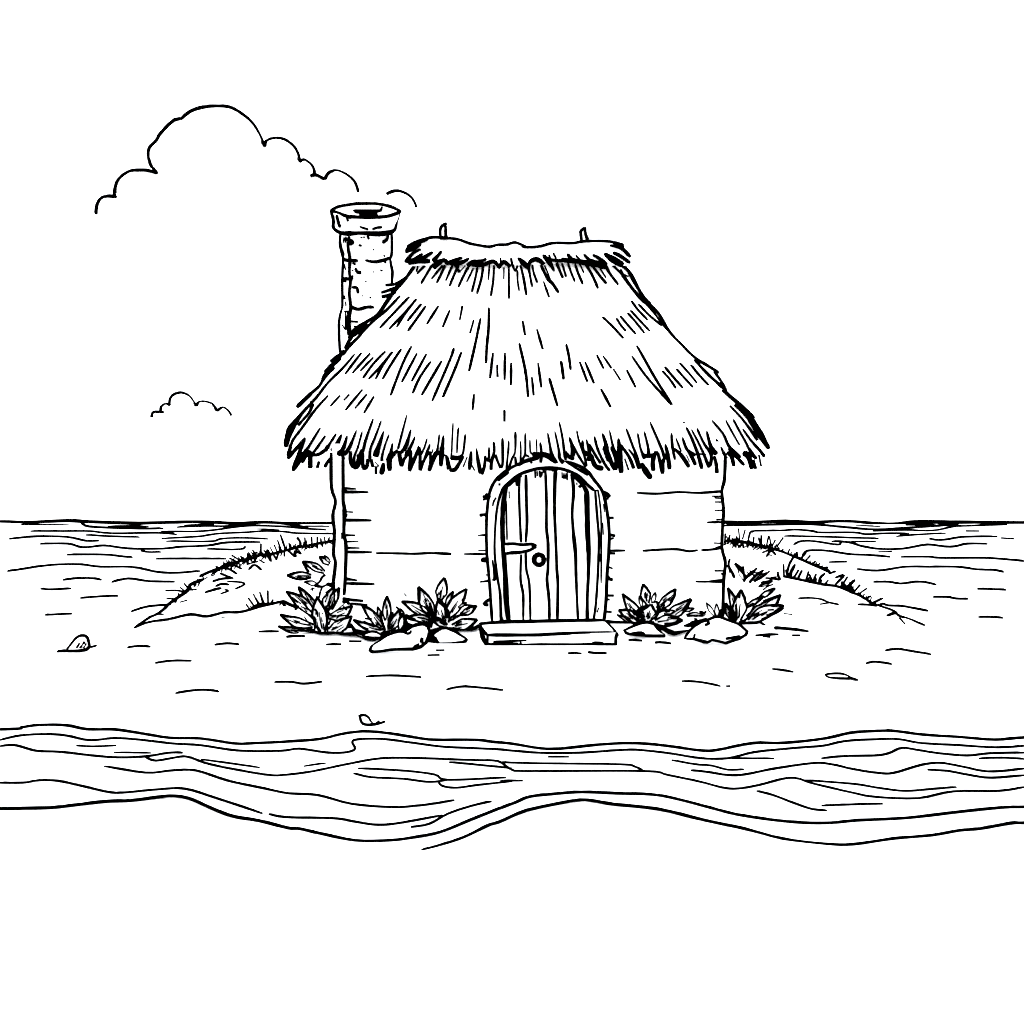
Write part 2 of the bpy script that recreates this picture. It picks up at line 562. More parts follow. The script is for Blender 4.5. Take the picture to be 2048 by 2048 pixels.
g = MB()
g.strokes("""4-5-5 840,325 940,300 1040,270 1120,255 1180,230
6-5-4 1180,225 1300,215 1400,190 1500,160 1600,143 1700,122 1830,97
3 360,535 470,535 540,560;3 370,605 440,605;4 480,640 550,620;3-4 520,470 565,525;3 485,505 540,550;4 580,530 630,525
4 840,385 900,410 950,430;6 770,460 850,435 930,430;5 800,500 850,480 915,485;3.4 900,455 1030,465 1045,485 970,522;4-8-4 700,555 790,530 850,515;3.4 840,565 905,540 880,525
4 795,320 860,350;4 875,295 940,320;4 860,340 920,350 985,390;4 920,250 1000,290;4-5 940,300 1025,345;4-3 940,225 1010,270;4 1015,235 1060,265;3 1085,215 1120,250;3 1120,175 1160,235
4 1195,120 1195,200;3 1220,180 1260,230;4 1070,305 1170,280;4 1090,350 1140,310 1200,355;3.5 1180,265 1225,292
3 1245,170 1280,215;4 1270,200 1285,280;3 1310,130 1340,200;3-5 1340,90 1375,190;3-4 1365,40 1410,170;3-5 1440,110 1450,160;4 1510,65 1540,110 1540,150;4 1580,70 1590,170;4 1640,65 1645,160;4 1690,65 1690,165;4 1720,80 1725,130;3 1750,65 1765,130;3 1790,75 1780,120
3 1400,170 1400,235;4 1350,200 1330,265;3.5 1430,180 1500,240 1490,190 1550,215;4 1300,210 1330,260;4 1240,210 1280,275
3.5 1065,655 1095,695;3.5 1085,600 1135,670;3 1130,565 1170,650;3 1150,600 1175,640;3-8 1185,548 1220,655;4 1255,538 1258,655;4-6 1300,615 1280,655;5-11-5 1100,700 1180,668 1290,652""", GL, DL.surf, lift=.3)
def sprout(g, path, tr, D, n, l0, l1, up=True):
    p = [tr(q) for q in path]
    for i in range(n):
        t = random.random() * (len(p) - 1)
        j = min(int(t), len(p) - 2)
        x = p[j][0] + (p[j + 1][0] - p[j][0]) * (t - j)
        y = p[j][1] + (p[j + 1][1] - p[j][1]) * (t - j)
        l = random.uniform(l0, l1)
        a = random.uniform(-.9, .9)
        sg = -1 if (up or random.random() < .55) else .75
        g.stroke(([3.4, 1.8], [(x, y), (x + l * math.sin(a), y + sg * l * math.cos(a))]), IDN, D.surf)
sprout(g, [(840, 330), (1040, 275), (1180, 228), (1400, 190), (1600, 143), (1830, 97)], GL, DL, 90, 6, 15, False)
sprout(g, [(440, 620), (540, 555), (690, 440), (840, 335), (1000, 285)], GL, DL, 34, 4, 12, False)
sprout(g, [(900, 330), (1180, 245), (1500, 170)], GL, DL, 18, 6, 16, False)
sprout(g, [(1100, 700), (1290, 655), (1500, 680)], GL, DL, 10, 5, 12)
tag(g.build('grass', M['leaf']), kind='stuff')
g = MB()
g.strokes("""6-8-7-5 80,145 200,150 300,165 400,185
4 90,80 85,180;4 130,90 110,170;4 150,120 165,190;3 205,30 215,130;3 265,40 240,130;3 340,66 310,66 290,130;4 180,150 180,200;4 240,160 250,205;4 290,150 285,200;4 340,110 330,200;4 380,110 400,180;4 405,90 405,180;3 470,95 450,190;3 475,100 495,190;3 530,130 500,190;3.5 600,110 540,195
3 600,210 585,230;3 655,210 640,250;5-7 715,235 720,290;4 700,250 690,280;3.4 800,240 760,290 740,310;4 835,270 800,310;4 880,320 850,350;3 920,340 890,360;5 985,375 930,382
4 415,245 480,220;3.5 450,280 490,230 530,265;3 470,265 500,270
3.4 690,280 650,350 630,430
4 600,350 605,460;6-8 625,400 640,460;4-7 700,350 665,420 660,460;4 730,400 690,470;5 760,405 725,475;4 820,415 795,490;4 830,440 850,495;4 885,435 860,500;4 960,430 920,470 920,510;4 990,490 965,520
4 1055,465 1130,445 1060,520;4 1160,460 1110,540;5 1225,485 1170,540 1150,570;4-6 1180,510 1220,590;4 1270,530 1210,600;3.5 1330,560 1250,615;3 1310,610 1290,640;3.4 1365,625 1330,650;4 1470,645 1400,680 1360,700;5-8-4 1510,800 1570,780 1610,800;4-3 1620,820 1665,870;5 1000,430 1055,410;6 960,382 1000,405""", GR, DR.surf, lift=.3)
sprout(g, [(85, 145), (200, 150), (400, 185), (480, 205), (560, 230)], GR, DR, 50, 6, 13, False)
sprout(g, [(600, 455), (830, 502), (950, 530)], GR, DR, 22, 5, 13)
sprout(g, [(640, 262), (760, 310), (950, 388)], GR, DR, 18, 4, 9)
sprout(g, [(120, 170), (300, 185), (470, 220)], GR, DR, 18, 5, 12, False)
sprout(g, [(1100, 545), (1200, 595), (1370, 690)], GR, DR, 30, 5, 13)
tag(g.build('grass', M['leaf']), kind='stuff')

# ================================================================== the hut
WALL_Y = 8.3
hut = bpy.data.objects.new('thatched_hut', None)
COL.objects.link(hut)
hut.location = (0.19, 10.3, 0.14)
hut['_o'] = list(hut.location)
tag(hut, 'small white hut with a shaggy thatched roof, arched plank door and leaning round chimney', 'hut')

X0 = (686 - 1024) * WALL_Y / F
X1 = (1445 - 1024) * WALL_Y / F
wl = MB()
wl.box(X0, X1, WALL_Y, 12.3, -0.1, 2.35)
wp = plane(WALL_Y)
wl.strokes("""8-3 490,690 570,695;6-3 490,717 570,717 658,717;3 500,855 550,858;6-4 490,915 580,914 680,916;5-3 495,1020 565,1020;4-2 500,1065 588,1065;7-3 500,1108 595,1110;7-3 500,1138 685,1138
3.5-3.5-4-3.5-6 710,1145 860,1147 980,1150 1100,1145 1240,1152
3.6 1328,1152 1490,1152
9-3 495,1325 580,1337;5-4 500,1358 700,1362;5 500,1470 620,1480;4 530,1500 650,1510;2 907,1428 925,1450
5 495,700 500,720;4 505,870 500,890;8-4 492,1100 500,1150;9-4 490,1310 500,1360""", W, wp)
wl.strokes("""6-6-5-6-5-6-6-6 1540,190 1535,330 1520,400 1530,520 1525,600 1520,740 1540,830 1530,950 1525,1180
3-4-3.5-3.5-6 1005,410 1130,415 1260,405 1380,410 1520,400
3 1460,430 1510,430;3 1475,465 1515,465;3 1475,515 1530,515;3 1485,570 1525,570;3 1475,440 1515,443
4 1430,588 1530,585
3 1470,712 1525,715
3.4-4-4-3 1040,760 1150,752 1250,750 1320,762 1375,755
3-4-8 1395,755 1470,750 1525,732
3.4 1475,880 1545,880
2-3-11 1360,946 1440,945 1528,940
4 1515,900 1545,890
6-5 820,1185 880,1190 990,1192""", V, wp)
D_ = reg(950, 900, 1250, 1449)
wl.strokes("""5 120,420 100,450 75,450;4 118,470 75,482;5-6 110,625 80,625 45,632;6-2 105,820 25,825;2.5 100,970 30,970;4 110,1005 0,1005;4 110,1050 75,1050 70,1070 105,1075;3 135,1210 100,1205;7-3 135,1262 45,1275;5 140,1440 85,1485 130,1495
8-9 1235,405 1270,425 1300,455;5 1240,470 1290,470;7 1280,655 1340,655;8 1295,815 1355,830;4 1310,860 1340,850;4 1295,972 1449,971;5 1305,998 1355,1000;3.5 1290,1130 1330,1145;7-5 1275,1215 1300,1245 1330,1252;5 1275,1405 1340,1405;3 1275,1435 1300,1450;4.5 1265,1560 1320,1565""", D_, wp)
wl.build('wall', M['wall'], hut)

po = MB()
px0 = (666 - 1024) * 8.2 / F
px1 = (690 - 1024) * 8.2 / F
vsb, fsb = [], []
le = sorted([(W((0, y))[1], W((x, 0))[0]) for x, y in ((395, 380), (397, 680), (425, 780), (407, 880), (418, 1000), (412, 1150), (425, 1220), (405, 1380), (400, 1700))])
re_ = sorted([(W((0, y))[1], W((x, 0))[0]) for x, y in ((478, 380), (480, 780), (490, 850), (485, 1000), (500, 1100), (495, 1300), (487, 1440), (487, 1700))])
rows = [888 + 12.5 * i for i in range(31)]
for y in rows:
    a, b = P(interp(le, y), y, 8.2), P(interp(re_, y), y, 8.2)
    c = (a + b) / 2; r = (b - a).length / 2
    for k in range(10):
        an = 2 * math.pi * k / 10
        vsb.append(Vector((c.x - .93 * r * math.cos(an), 8.22 + .4 * r * math.sin(an), c.z)))
for i in range(len(rows) - 1):
    for k in range(10):
        k2 = (k + 1) % 10
        fsb.append((i * 10 + k, i * 10 + k2, (i + 1) * 10 + k2, (i + 1) * 10 + k))
fsb.append(tuple(range(10))); fsb.append(tuple((len(rows) - 1) * 10 + k for k in range(10)))
po.add(vsb, fsb, 0)
po.strokes("""6 395,440 397,680 425,780 407,880 418,1000 412,1150 425,1220 405,1380
7-7-7-9-7-8-7-7 478,460 480,680 480,780 490,850 485,1000 500,1100 495,1300 487,1440
2.5 468,1000 470,1050""", W, plane(8.2))
po.build('corner_post', M['wood'], hut)

# door frame and door
DF = plane(8.16)
fo = pts("165,1650 155,1500 140,1280 115,1000 110,750 120,550 145,400 200,290 300,200 440,130 560,100 700,90 870,105 1000,150 1090,210 1150,290 1230,400 1270,560 1295,780 1290,1000 1275,1200 1265,1450 1250,1650", D_)
fi = pts("265,1650 255,1400 235,1250 205,1000 208,750 228,550 262,420 300,345 425,245 560,195 650,180 720,178 800,180 900,205 1000,260 1075,340 1110,400 1115,600 1120,800 1125,1000 1115,1250 1105,1450 1110,1650", D_)
fo_s, fi_s = smooth(fo, 3), smooth(fi, 3)
fr = MB()
n = len(fo_s)
vsb, fsb = [], []
for a, b in zip(fo_s, fi_s):
    vsb += [P(*a, 8.16), P(*b, 8.16), P(*b, 8.16) + Vector((0, .14, 0)), P(*a, 8.16) + Vector((0, .14, 0))]
for i in range(n - 1):
    for k in range(4):
        k2 = (k + 1) % 4
        fsb.append((i * 4 + k, i * 4 + k2, i * 4 + 4 + k2, i * 4 + 4 + k))
fsb += [(0, 1, 2, 3), tuple((n - 1) * 4 + k for k in range(4))]
fr.add(vsb, fsb, 0)
fr.strokes("""5-5-5-5-5-5-4-3 165,1650 155,1500 140,1280 115,1000 110,750 120,550 145,400 200,290 300,200 440,130 560,98
4-6-6-6-6-6-7 870,108 1000,150 1090,210 1150,290 1230,400 1270,560 1295,780 1290,1000 1275,1200 1265,1450 1245,1650
5-4-4-3-4-5-6-7-6-5-5-5 250,1650 243,1400 220,1250 190,1000 195,750 215,550 250,420 290,350 420,242 560,192 650,176 800,178 900,203 1000,250 1080,330 1150,392
4 1160,400 1180,650 1195,850 1190,1100 1180,1300 1165,1500 1145,1640
2.4 1187,385 1215,600 1220,900 1218,1290
3 1150,392 1190,390;2.4 470,120 520,108;2.4 1010,170 1060,200;2.4 1060,190 1110,240;2 930,130 990,170;2.4 215,270 255,235;2.4 140,470 150,440;2 1240,520 1250,600;2 1205,1000 1212,1080;4 1185,1060 1205,1075;2 1235,700 1240,820
3-4 230,275 310,205 380,150;3 230,300 240,285 330,215;5 225,333 248,333
4-3 880,112 1000,190 1090,245;4 980,140 1050,180;4 1000,160 1080,215
2-3-2 205,458 180,500 170,545;2.4 168,1060 180,1160 185,1255;2.4 185,1110 200,1180 195,1260;4 165,1250 195,1258;3-2 1195,1520 1180,1570;3 245,1580 270,1640""", D_, DF)
fr.build('door_frame', M['wood'], hut)

DP = plane(8.245)
do = MB()
do.plate([(x, y) for x, y in fi_s], DP, 0, th=.05, out=0.0)  # thick black strokes along both jambs draw the shadow gap in ink
do.strokes("""8-10-10-10-10-11-12-10 305,335 285,450 268,600 266,800 278,1000 295,1250 303,1450 325,1650
6 315,350 400,275 450,245
2.4 302,490 306,700 310,870
3-4-4-5 435,250 425,400 435,700 445,890
4-4-5-3 445,1010 440,1250 465,1400 465,1640
7-5-6-4 492,240 497,500 502,700 490,890
4 490,990 495,1150 525,1300 535,1640
4-5-6-5-5-5 680,200 690,500 690,750 705,900 705,1150 695,1250 715,1450 718,1640
8-8-6-5-5-5-6 778,200 770,350 768,600 780,880 790,1150 800,1300 795,1640
6-6-4-9-6-4-4 935,240 952,400 938,600 950,800 970,1000 975,1200 985,1450 995,1640
8-9 925,232 1010,300 1060,370 1085,440
12-13-13-13-11-9-10 1078,400 1085,600 1095,850 1107,1050 1102,1250 1090,1450 1087,1640
3.5 580,205 583,272;2.5 625,200 628,262 645,240 645,210;2.5 745,190 750,210;4 770,190 775,240;2.5 840,215 842,275;2.5 870,280 888,222 890,295;5 415,285 410,350;2 982,315 985,340;3 1000,345 1015,358 1020,335
5-6 640,182 720,185 800,188;2.5 600,205 602,255;2.5 660,195 662,225;2.5 765,195 768,235;2.5 785,190 787,225;2.5 860,225 856,280;3 405,290 425,285;2.5 395,300 400,350;2 330,400 332,470;2 1070,780 1075,900;2.4 990,1580 1000,1600""", D_, DP)
door = do.build('door', M['wood'], hut)
la = MB()
la.plate(pts("285,915 370,908 460,918 560,910 590,930 520,968 430,985 360,985 285,990", D_), plane(8.215), 0, th=.03, out=0)
la.strokes("4-6-5-5-6 285,910 370,905 460,915 550,908 592,930;6-5-7-8-5 592,930 520,970 430,988 360,992 300,1000;5 290,1000 330,1000;4 545,935 595,930", D_, plane(8.215))
la.build('latch', M['wood'], door)
kn = MB()
kc = D_((617, 1060))
circ = [(kc[0] + 11.5 * math.cos(a * math.pi / 9), kc[1] + 12.5 * math.sin(a * math.pi / 9)) for a in range(19)]
kn.pillow(circ[:-1], 8.19, .045)
kn.stroke(([10.5, 9, 11, 9.5, 10.5], [(kc[0] + 9.6 * math.cos(a * math.pi / 9), kc[1] + 10.4 * math.sin(a * math.pi / 9)) for a in range(20)]), IDN, plane(8.165))
kn.strokes("4 590,1095 617,1100 650,1095", D_, plane(8.15))
kn.build('door_knob', M['wood'], door)

# roof
YC = 10.3
def roof_plane(py):
    k = (HOR - min(py, 905)) / F
    return 9.305 / (1.302 - k)
RLs = reg(560, 500, 860, 1380)
RR = reg(1000, 420, 1560)
RM = reg(550, 380, 1050)
LE = [(480, 846), (505, 838), (530, 829.6), (556, 810), (572, 792), (596, 779), (630, 754), (661, 716), (690, 695), (706, 686), (726, 668), (748, 655), (761, 648), (785, 626), (804, 612), (839, 589), (865, 575), (895, 567), (910, 566)]
RE = [(480, 1230), (505, 1238), (530, 1247), (550, 1262), (594, 1287), (627, 1316), (663, 1338), (716, 1388), (742, 1420), (782, 1456), (834, 1504), (872, 1526), (898, 1538), (910, 1540)]
def roof_d(px, py):
    l, r = interp(LE, py), interp(RE, py)
    u = max(-1.0, min(1.0, 2 * (px - l) / (r - l) - 1))
    y = roof_plane(py)
    return y + max(0, .42 * (YC - y)) * abs(u) ** 3
ro = MB()
WADD = 2.3
rows = [507, 515] + [530 + 25 * i for i in range(15)] + [898]
NU = 40
vsb, fsb = [], []
for py in rows:
    l, r = interp(LE, py) + 2, interp(RE, py) - 2
    for i in range(NU + 1):
        px = l + (r - l) * i / NU
        vsb.append(P(px, py, roof_d(px, py)))
nf = len(vsb)
vsb += [Vector((v.x, 2 * YC - v.y, v.z)) for v in vsb]
R_ = len(rows)
idx = lambda j, i, b=0: b * nf + j * (NU + 1) + i
for j in range(R_ - 1):
    for i in range(NU):
        for b in (0, 1):
            fsb.append((idx(j, i, b), idx(j, i + 1, b), idx(j + 1, i + 1, b), idx(j + 1, i, b)))
    for i in (0, NU):
        fsb.append((idx(j, i), idx(j + 1, i), idx(j + 1, i, 1), idx(j, i, 1)))
for i in range(NU):
    fsb.append((idx(0, i), idx(0, i + 1), idx(0, i + 1, 1), idx(0, i, 1)))
    fsb.append((idx(R_ - 1, i), idx(R_ - 1, i + 1), idx(R_ - 1, i + 1, 1), idx(R_ - 1, i, 1)))
ro.add(vsb, fsb, 0)
ro.strokes("""4.5 1262,900 1175,1038;4.5 1350,932 1297,1060;5-4 1448,900 1428,1005;4.5 1535,1010 1507,1108;4-5 1588,995 1550,1180 1500,1400;3.5-5-4 1653,912 1650,1080 1638,1200 1630,1340;4-5 1685,1260 1662,1455;4-5 1716,1352 1720,1445;4-5 1777,1260 1774,1468;5-4 1825,1340 1823,1510;4-5 1538,1580 1527,1700;6 1773,1705 1773,1790
4-5 1055,1210 985,1350 895,1588;4-4.5 1097,1265 980,1488;4-4.5 1170,1270 1057,1480;4-4.5 1203,1328 1120,1450 1065,1572;4.5-5 1287,1325 1135,1585;4.5 1382,1225 1350,1320 1215,1632;4-5 1440,1255 1385,1400 1298,1602""", RM, roof_d)
ro.strokes("""4-6-5-4-6-6-8 1105,425 980,560 870,650 760,760 720,810 650,880 580,970
4.5 1190,435 1080,550 920,720;4.5 1255,455 1150,580 1005,730;4 1250,460 1160,580 1075,710;4.5 1300,500 1235,580 1175,655;4-5 1340,520 1270,620 1180,745
3-5-6-7 688,960 580,1090 440,1230 330,1370 280,1410
4.5 750,950 602,1143;5-4.5 830,955 668,1135;4.5 860,990 740,1115;4.5 970,935 860,1050 765,1182;4.5 1035,940 930,1070 817,1190;4 1030,945 950,1060 880,1190;4.5 1115,915 1020,1060 945,1190
4-5-5-7-8 445,1340 330,1470 220,1620 130,1740 100,1810 75,1900
4.5 555,1340 465,1440;4.5 640,1330 588,1385;4-5 760,1285 605,1475;4.5 800,1330 690,1460;4.5-5 865,1350 775,1500
7-8-9-9-8-8-9-8-9 1240,150 1150,275 1060,375 1000,460 900,600 790,670 690,740 640,810 650,800
5-8-10 820,690 740,740 680,790;9-6-6 660,800 630,850 600,910
8-10-12 600,930 570,960 540,1000;8-9 570,965 520,990 470,1035;8-12-9 560,1000 480,1070 415,1135;12-9 500,1080 420,1160 400,1200
9-7-8-9 420,1150 370,1250 280,1330 155,1450
6-9-17-15-10 310,1395 220,1490 140,1600 100,1670 75,1740 58,1815
5 310,1420 270,1500 210,1570 170,1620
4 1180,240 1090,300 1040,320 970,325;6-4 1100,330 1040,360 930,395;7-5 1070,390 1000,420 935,432;4 820,695 760,735 710,750""", RLs, roof_d)
ro.strokes("""7-6-6-6-5-5-4 850,385 905,450 985,600 1090,715 1165,840 1250,930 1340,1020 1420,1068 1512,1126
4-6-6-6-10-14 1340,1035 1440,1145 1530,1220 1560,1260 1650,1345 1745,1445
4 1475,1115 1530,1190 1560,1250
3-4-4-3-5 760,370 850,455 920,550 990,630 1060,710 1115,785 1165,842
4 907,630 950,690 1018,762;4 955,652 1030,730 1115,800;4 900,695 950,750 1032,838;4 880,713 935,775 994,850;4 830,735 880,795 935,858;4 802,748 835,800 867,838;4-4.5 707,740 770,800 850,887
4-4.5 157,768 173,865;4-5 255,825 295,962;4-5-4 133,922 165,1060 182,1160 194,1292;4.5-4 457,930 475,1010 487,1105;5 420,1045 430,1100 438,1170;3.5-4.5 262,1055 285,1225;4-5 220,1155 232,1280;4.5 340,1162 360,1230 397,1355;4.5-5 550,1050 602,1185;4-5 587,1050 648,1197;4.5 668,1003 714,1095;3.5-5 712,1010 768,1093;4 783,1100 830,1175;5 875,1108 935,1225;5 697,1238 763,1362;4-5-6 943,938 1000,1040 1080,1180 1185,1345;4-4-8 910,1012 1000,1140 1100,1255 1182,1345;4 1120,1113 1170,1170 1212,1232;4.5 1137,1085 1190,1150 1260,1230;4 1217,1098 1270,1160 1330,1225;4-3.5 1238,1057 1300,1125 1357,1195;4-4.5 1315,1070 1380,1150 1437,1210;4-6 1340,1040 1430,1130 1530,1230""", RR, roof_d)
# ragged ends of the straw along the eaves
E1, E2, E3 = reg(560, 810, 760), reg(740, 810, 940), reg(920, 810, 1120)
E4, E5 = reg(1100, 820, 1320), reg(1300, 780, 1550)
eave = lambda px, py: roof_d(px, py) - .03
WADD = .4
ro.strokes("""7-9 215,800 160,1030;9-8-3 160,1030 320,840 490,620;4-9-10 490,640 380,920 255,1275;5-6-11-8 780,440 560,800 460,960 260,1270;9-9 430,1110 520,950 600,900
8-11-10 600,900 590,1050 590,1230;5-7 880,590 700,850 620,970;7-9 620,965 740,960 880,870 940,780;4-6-6 1090,550 950,770 890,900
9-10 760,1090 720,1220;8-6-9 980,1040 930,1090 870,1200;5-11-8 1190,570 1080,820 1030,1040;10 1000,860 1060,900;6-4 1120,930 1070,1130
4-9-14 1300,590 1220,850 1140,960;4-8-9 1480,490 1330,850 1240,960;10-8 1190,930 1240,1050
4-5-7 1590,510 1500,830 1440,1000 1420,1190;7-9 1370,900 1365,1080 1420,1210;10-11-7 1420,1200 1500,1180 1540,1000 1600,850
5-7-8 1800,270 1650,700 1600,900 1500,1000;7-9-7 1600,900 1610,1200 1680,1190 1700,1040;6-8 1620,1200 1590,1180""", E1, eave)
ro.strokes("""4-5-6-8 220,300 100,620 10,850 0,1050;4-10-15 265,510 170,800 110,1000;10-9 20,1050 60,1200;9-8 120,1180 115,1340;3 100,1100 170,1190;5 150,1150 165,1190
4-5-8 370,570 290,780 235,1000 235,1090;7-12-9 265,1120 245,1250 220,1340
4-7-13-9 435,740 410,900 375,1060 385,1280;10-7 380,1050 480,930 540,880
4-5-6 710,200 600,620 540,850;8-10-8 565,900 585,1050 610,1190;8-6 610,1190 660,1050 740,950
5-9-8 790,480 700,780 600,930;3 715,800 670,980
4-6-8 870,610 790,800 700,960;8-8 785,880 785,1000 760,1280;9-6 760,1280 860,1050 930,900;3-8-7 940,785 910,920 830,1080
6-7-8 960,820 970,1000 965,1270;8-5 970,1270 1040,1080 1150,900
4-4.5-5 1105,645 1040,850 980,970;4-7-4 1160,755 1110,900 1040,1060;5-8 1170,900 1170,1080 1150,1280
9-11-9 1140,1280 1220,1050 1310,890;5-4-7 1340,575 1315,770 1300,900;4 1215,860 1205,920
4-9-12-8 1420,590 1400,800 1385,950 1370,1190;5 1440,970 1480,980;7-11 1480,980 1500,1080 1535,1250;9-9-6 1540,1255 1640,1250 1730,1120 1810,980
4 1605,340 1590,600 1580,860 1570,1020;5-4 1710,440 1690,650 1680,930;5-5-9 1840,570 1820,780 1790,950 1700,1010 1580,1000;10 1560,1020 1660,1030 1740,1020;4-5 1880,1000 1800,1200""", E2, eave)
ro.strokes("""6-10-6 215,900 200,1100 180,1260;5 220,1150 285,1270
2-8-10 315,830 345,1050 400,1330;10-7-6 410,1340 470,1200 490,980;5-7 560,820 560,1000 540,1100;9 500,1040 600,1100
6-7-8 650,720 660,900 610,1100 600,1260;8-5-8 680,960 740,1120 790,1220;7-6-6 820,650 825,1100 790,1220
4-5-4-6 940,690 935,850 915,1050 900,1240;7-4-5-6 1070,530 1065,900 1000,1050 950,1220
6-10 1065,1000 1090,1190;3.5-4 1165,700 1175,900 1165,1120
5-5-6 1260,550 1260,900 1240,1000 1180,1070;9-5 1240,960 1340,1000;4-4-9 1350,670 1360,900 1420,950 1500,960
5-4 1475,670 1485,920;5-6-8 1550,730 1570,900 1560,1120;12 1400,950 1520,970 1620,960 1720,1000 1830,1080
5-6-9 1695,550 1750,850 1800,1010 1860,1120;3.5-5-6 1830,510 1900,830 1930,980;8-9-9 1120,1170 1200,1110 1350,1060 1520,1020;7 1340,1060 1390,1130;8 1850,1060 1870,1130""", E3, eave)
ro.strokes("""5-9 0,600 30,850 100,920;4-6-10 85,380 150,680 170,850 240,930;4.5-6-6 165,220 220,500 255,780 280,880
5-9-11 340,485 390,640 400,820;8-8 260,730 330,820 420,860;6-5 400,620 480,770 600,960 640,990
4-5-6 470,360 510,550 600,800 640,990;6-7-9 570,540 580,700 630,820;4-9-11 640,520 690,740 680,900;6-6 690,600 800,800 890,940
6-6-7 780,470 840,700 960,950 1050,1070;9-12 740,860 800,990 930,1030;8 560,720 720,800 750,900
5-9-11-9 920,415 980,600 1010,780 1140,1055;11 950,650 1000,780 1040,900;4-6-9 1045,360 1110,650 1180,790 1230,850
9-7 1080,650 1150,850 1160,1060
6-11-11-11 1200,505 1220,700 1230,900 1250,1110;6-8 1240,610 1330,740 1400,850 1470,1030;5-6 1310,850 1380,1060;4-7 1380,690 1480,830 1560,1040
5-6-10 1340,330 1440,600 1520,820 1570,1040;5-5-9 1540,415 1590,680 1660,860;4.5-6-9 1655,380 1720,650 1730,800;9 1610,790 1720,810 1840,790;9-10-8 1830,760 1800,950 1820,1070;7-14-11 1600,930 1680,1080 1770,1200
3.5-4-5 1755,215 1850,430 1932,620""", E4, eave)
ro.strokes("""5-6-8 0,500 170,890 230,1080;5-9-10 235,840 270,1000 300,1230;9-7 190,1300 200,1100 240,1050;5-7-9 60,970 120,990 190,1290;9-10 40,1000 40,1250
5-7-5 330,670 345,880 385,1080;5-9-9 360,900 480,1010 600,1190;4-5 400,745 480,950;5-9 500,735 570,920 690,1010;3 560,1000 610,1110;7-8 590,950 650,1050 700,1160
5-6-7-9 560,580 640,740 730,970 800,1220;3.5-5-8 640,610 780,880 910,1200;5-6-9 725,595 830,820 945,1010 920,1180
5-9-12 875,640 940,880 1020,990;5 720,985 860,1000;5-6 1020,760 1110,920 1150,1010;6-9 990,1020 1020,1150 1030,1290
4.5-6-7 955,470 1130,680 1220,870 1400,1040;4.5-4 1170,470 1290,690 1385,855;9-8 1190,960 1260,1040 1290,1180;6-7-8 1210,900 1300,1000 1450,1160;9 1130,960 1180,1060
5-5-8 1285,455 1390,650 1490,830 1560,980 1640,1060;4-6-8 1430,600 1560,780 1690,930 1765,1030;13-10 1440,970 1520,1040 1570,1220;7-6 1530,900 1650,1060;9 1590,1080 1630,1220;6 1680,1000 1715,1180
4.5-5-7 1230,240 1410,430 1540,600 1660,780;5-11-15 1300,225 1400,300 1540,440;16-15-8 1530,430 1690,690 1840,915;5-8-7 1110,0 1300,160 1400,260;4.5 505,500 540,500""", E5, eave)
# straw under the ridge
WADD = 1.0
C1, C2 = reg(780, 430, 1060), reg(1040, 430, 1320)
ro.strokes("""4 390,690 365,780;4.5 520,660 375,810;4-5 600,660 540,760 430,945;4-5 740,680 575,880;5-4.5 760,700 700,830 645,935;5-4 870,680 770,905;4-5 950,700 900,790 825,975;5-4.5 1080,720 1020,830 945,990;4 1150,740 1060,920;4-5 1210,710 1180,860 1130,1060;5 1285,710 1260,880 1200,1085;3.5-4 1375,680 1355,895;4-5 1435,690 1425,900 1392,1115;4-3.5 1572,730 1570,880;4-5 1640,730 1642,1150;4 1760,770 1760,900 1782,1045;3.5-5 1800,690 1850,880 1882,1100""", C1, lambda x, y: roof_d(x, y) - .02)
ro.strokes("""3-5 0,680 40,850 85,1100;5-4.5 115,700 140,850 168,990;3.5-5 170,690 190,800 237,930;6-8-6 290,700 380,880 450,950 530,1070;3 340,700 430,910;4-5.5 325,920 400,1130;5-6 500,650 560,800 590,865;3.5-5 580,670 610,770 635,850;4-4.5 660,660 700,780 755,915;4-6 760,680 800,800 865,950;3.5 820,670 880,795;5-6 910,690 1000,840 1075,1010;4-6 990,690 1100,840 1190,945;4 1100,730 1185,865;6-4.5 1190,710 1240,810 1355,960
3-4-5 1250,670 1370,780 1430,870 1530,1000 1650,1150 1760,1242;6-6-7-8 1400,690 1480,760 1540,870 1620,1000 1700,1130 1800,1242;3 1390,750 1430,820 1500,850""", C2, lambda x, y: roof_d(x, y) - .02)
roof = ro.build('roof', M['thatch'], hut)

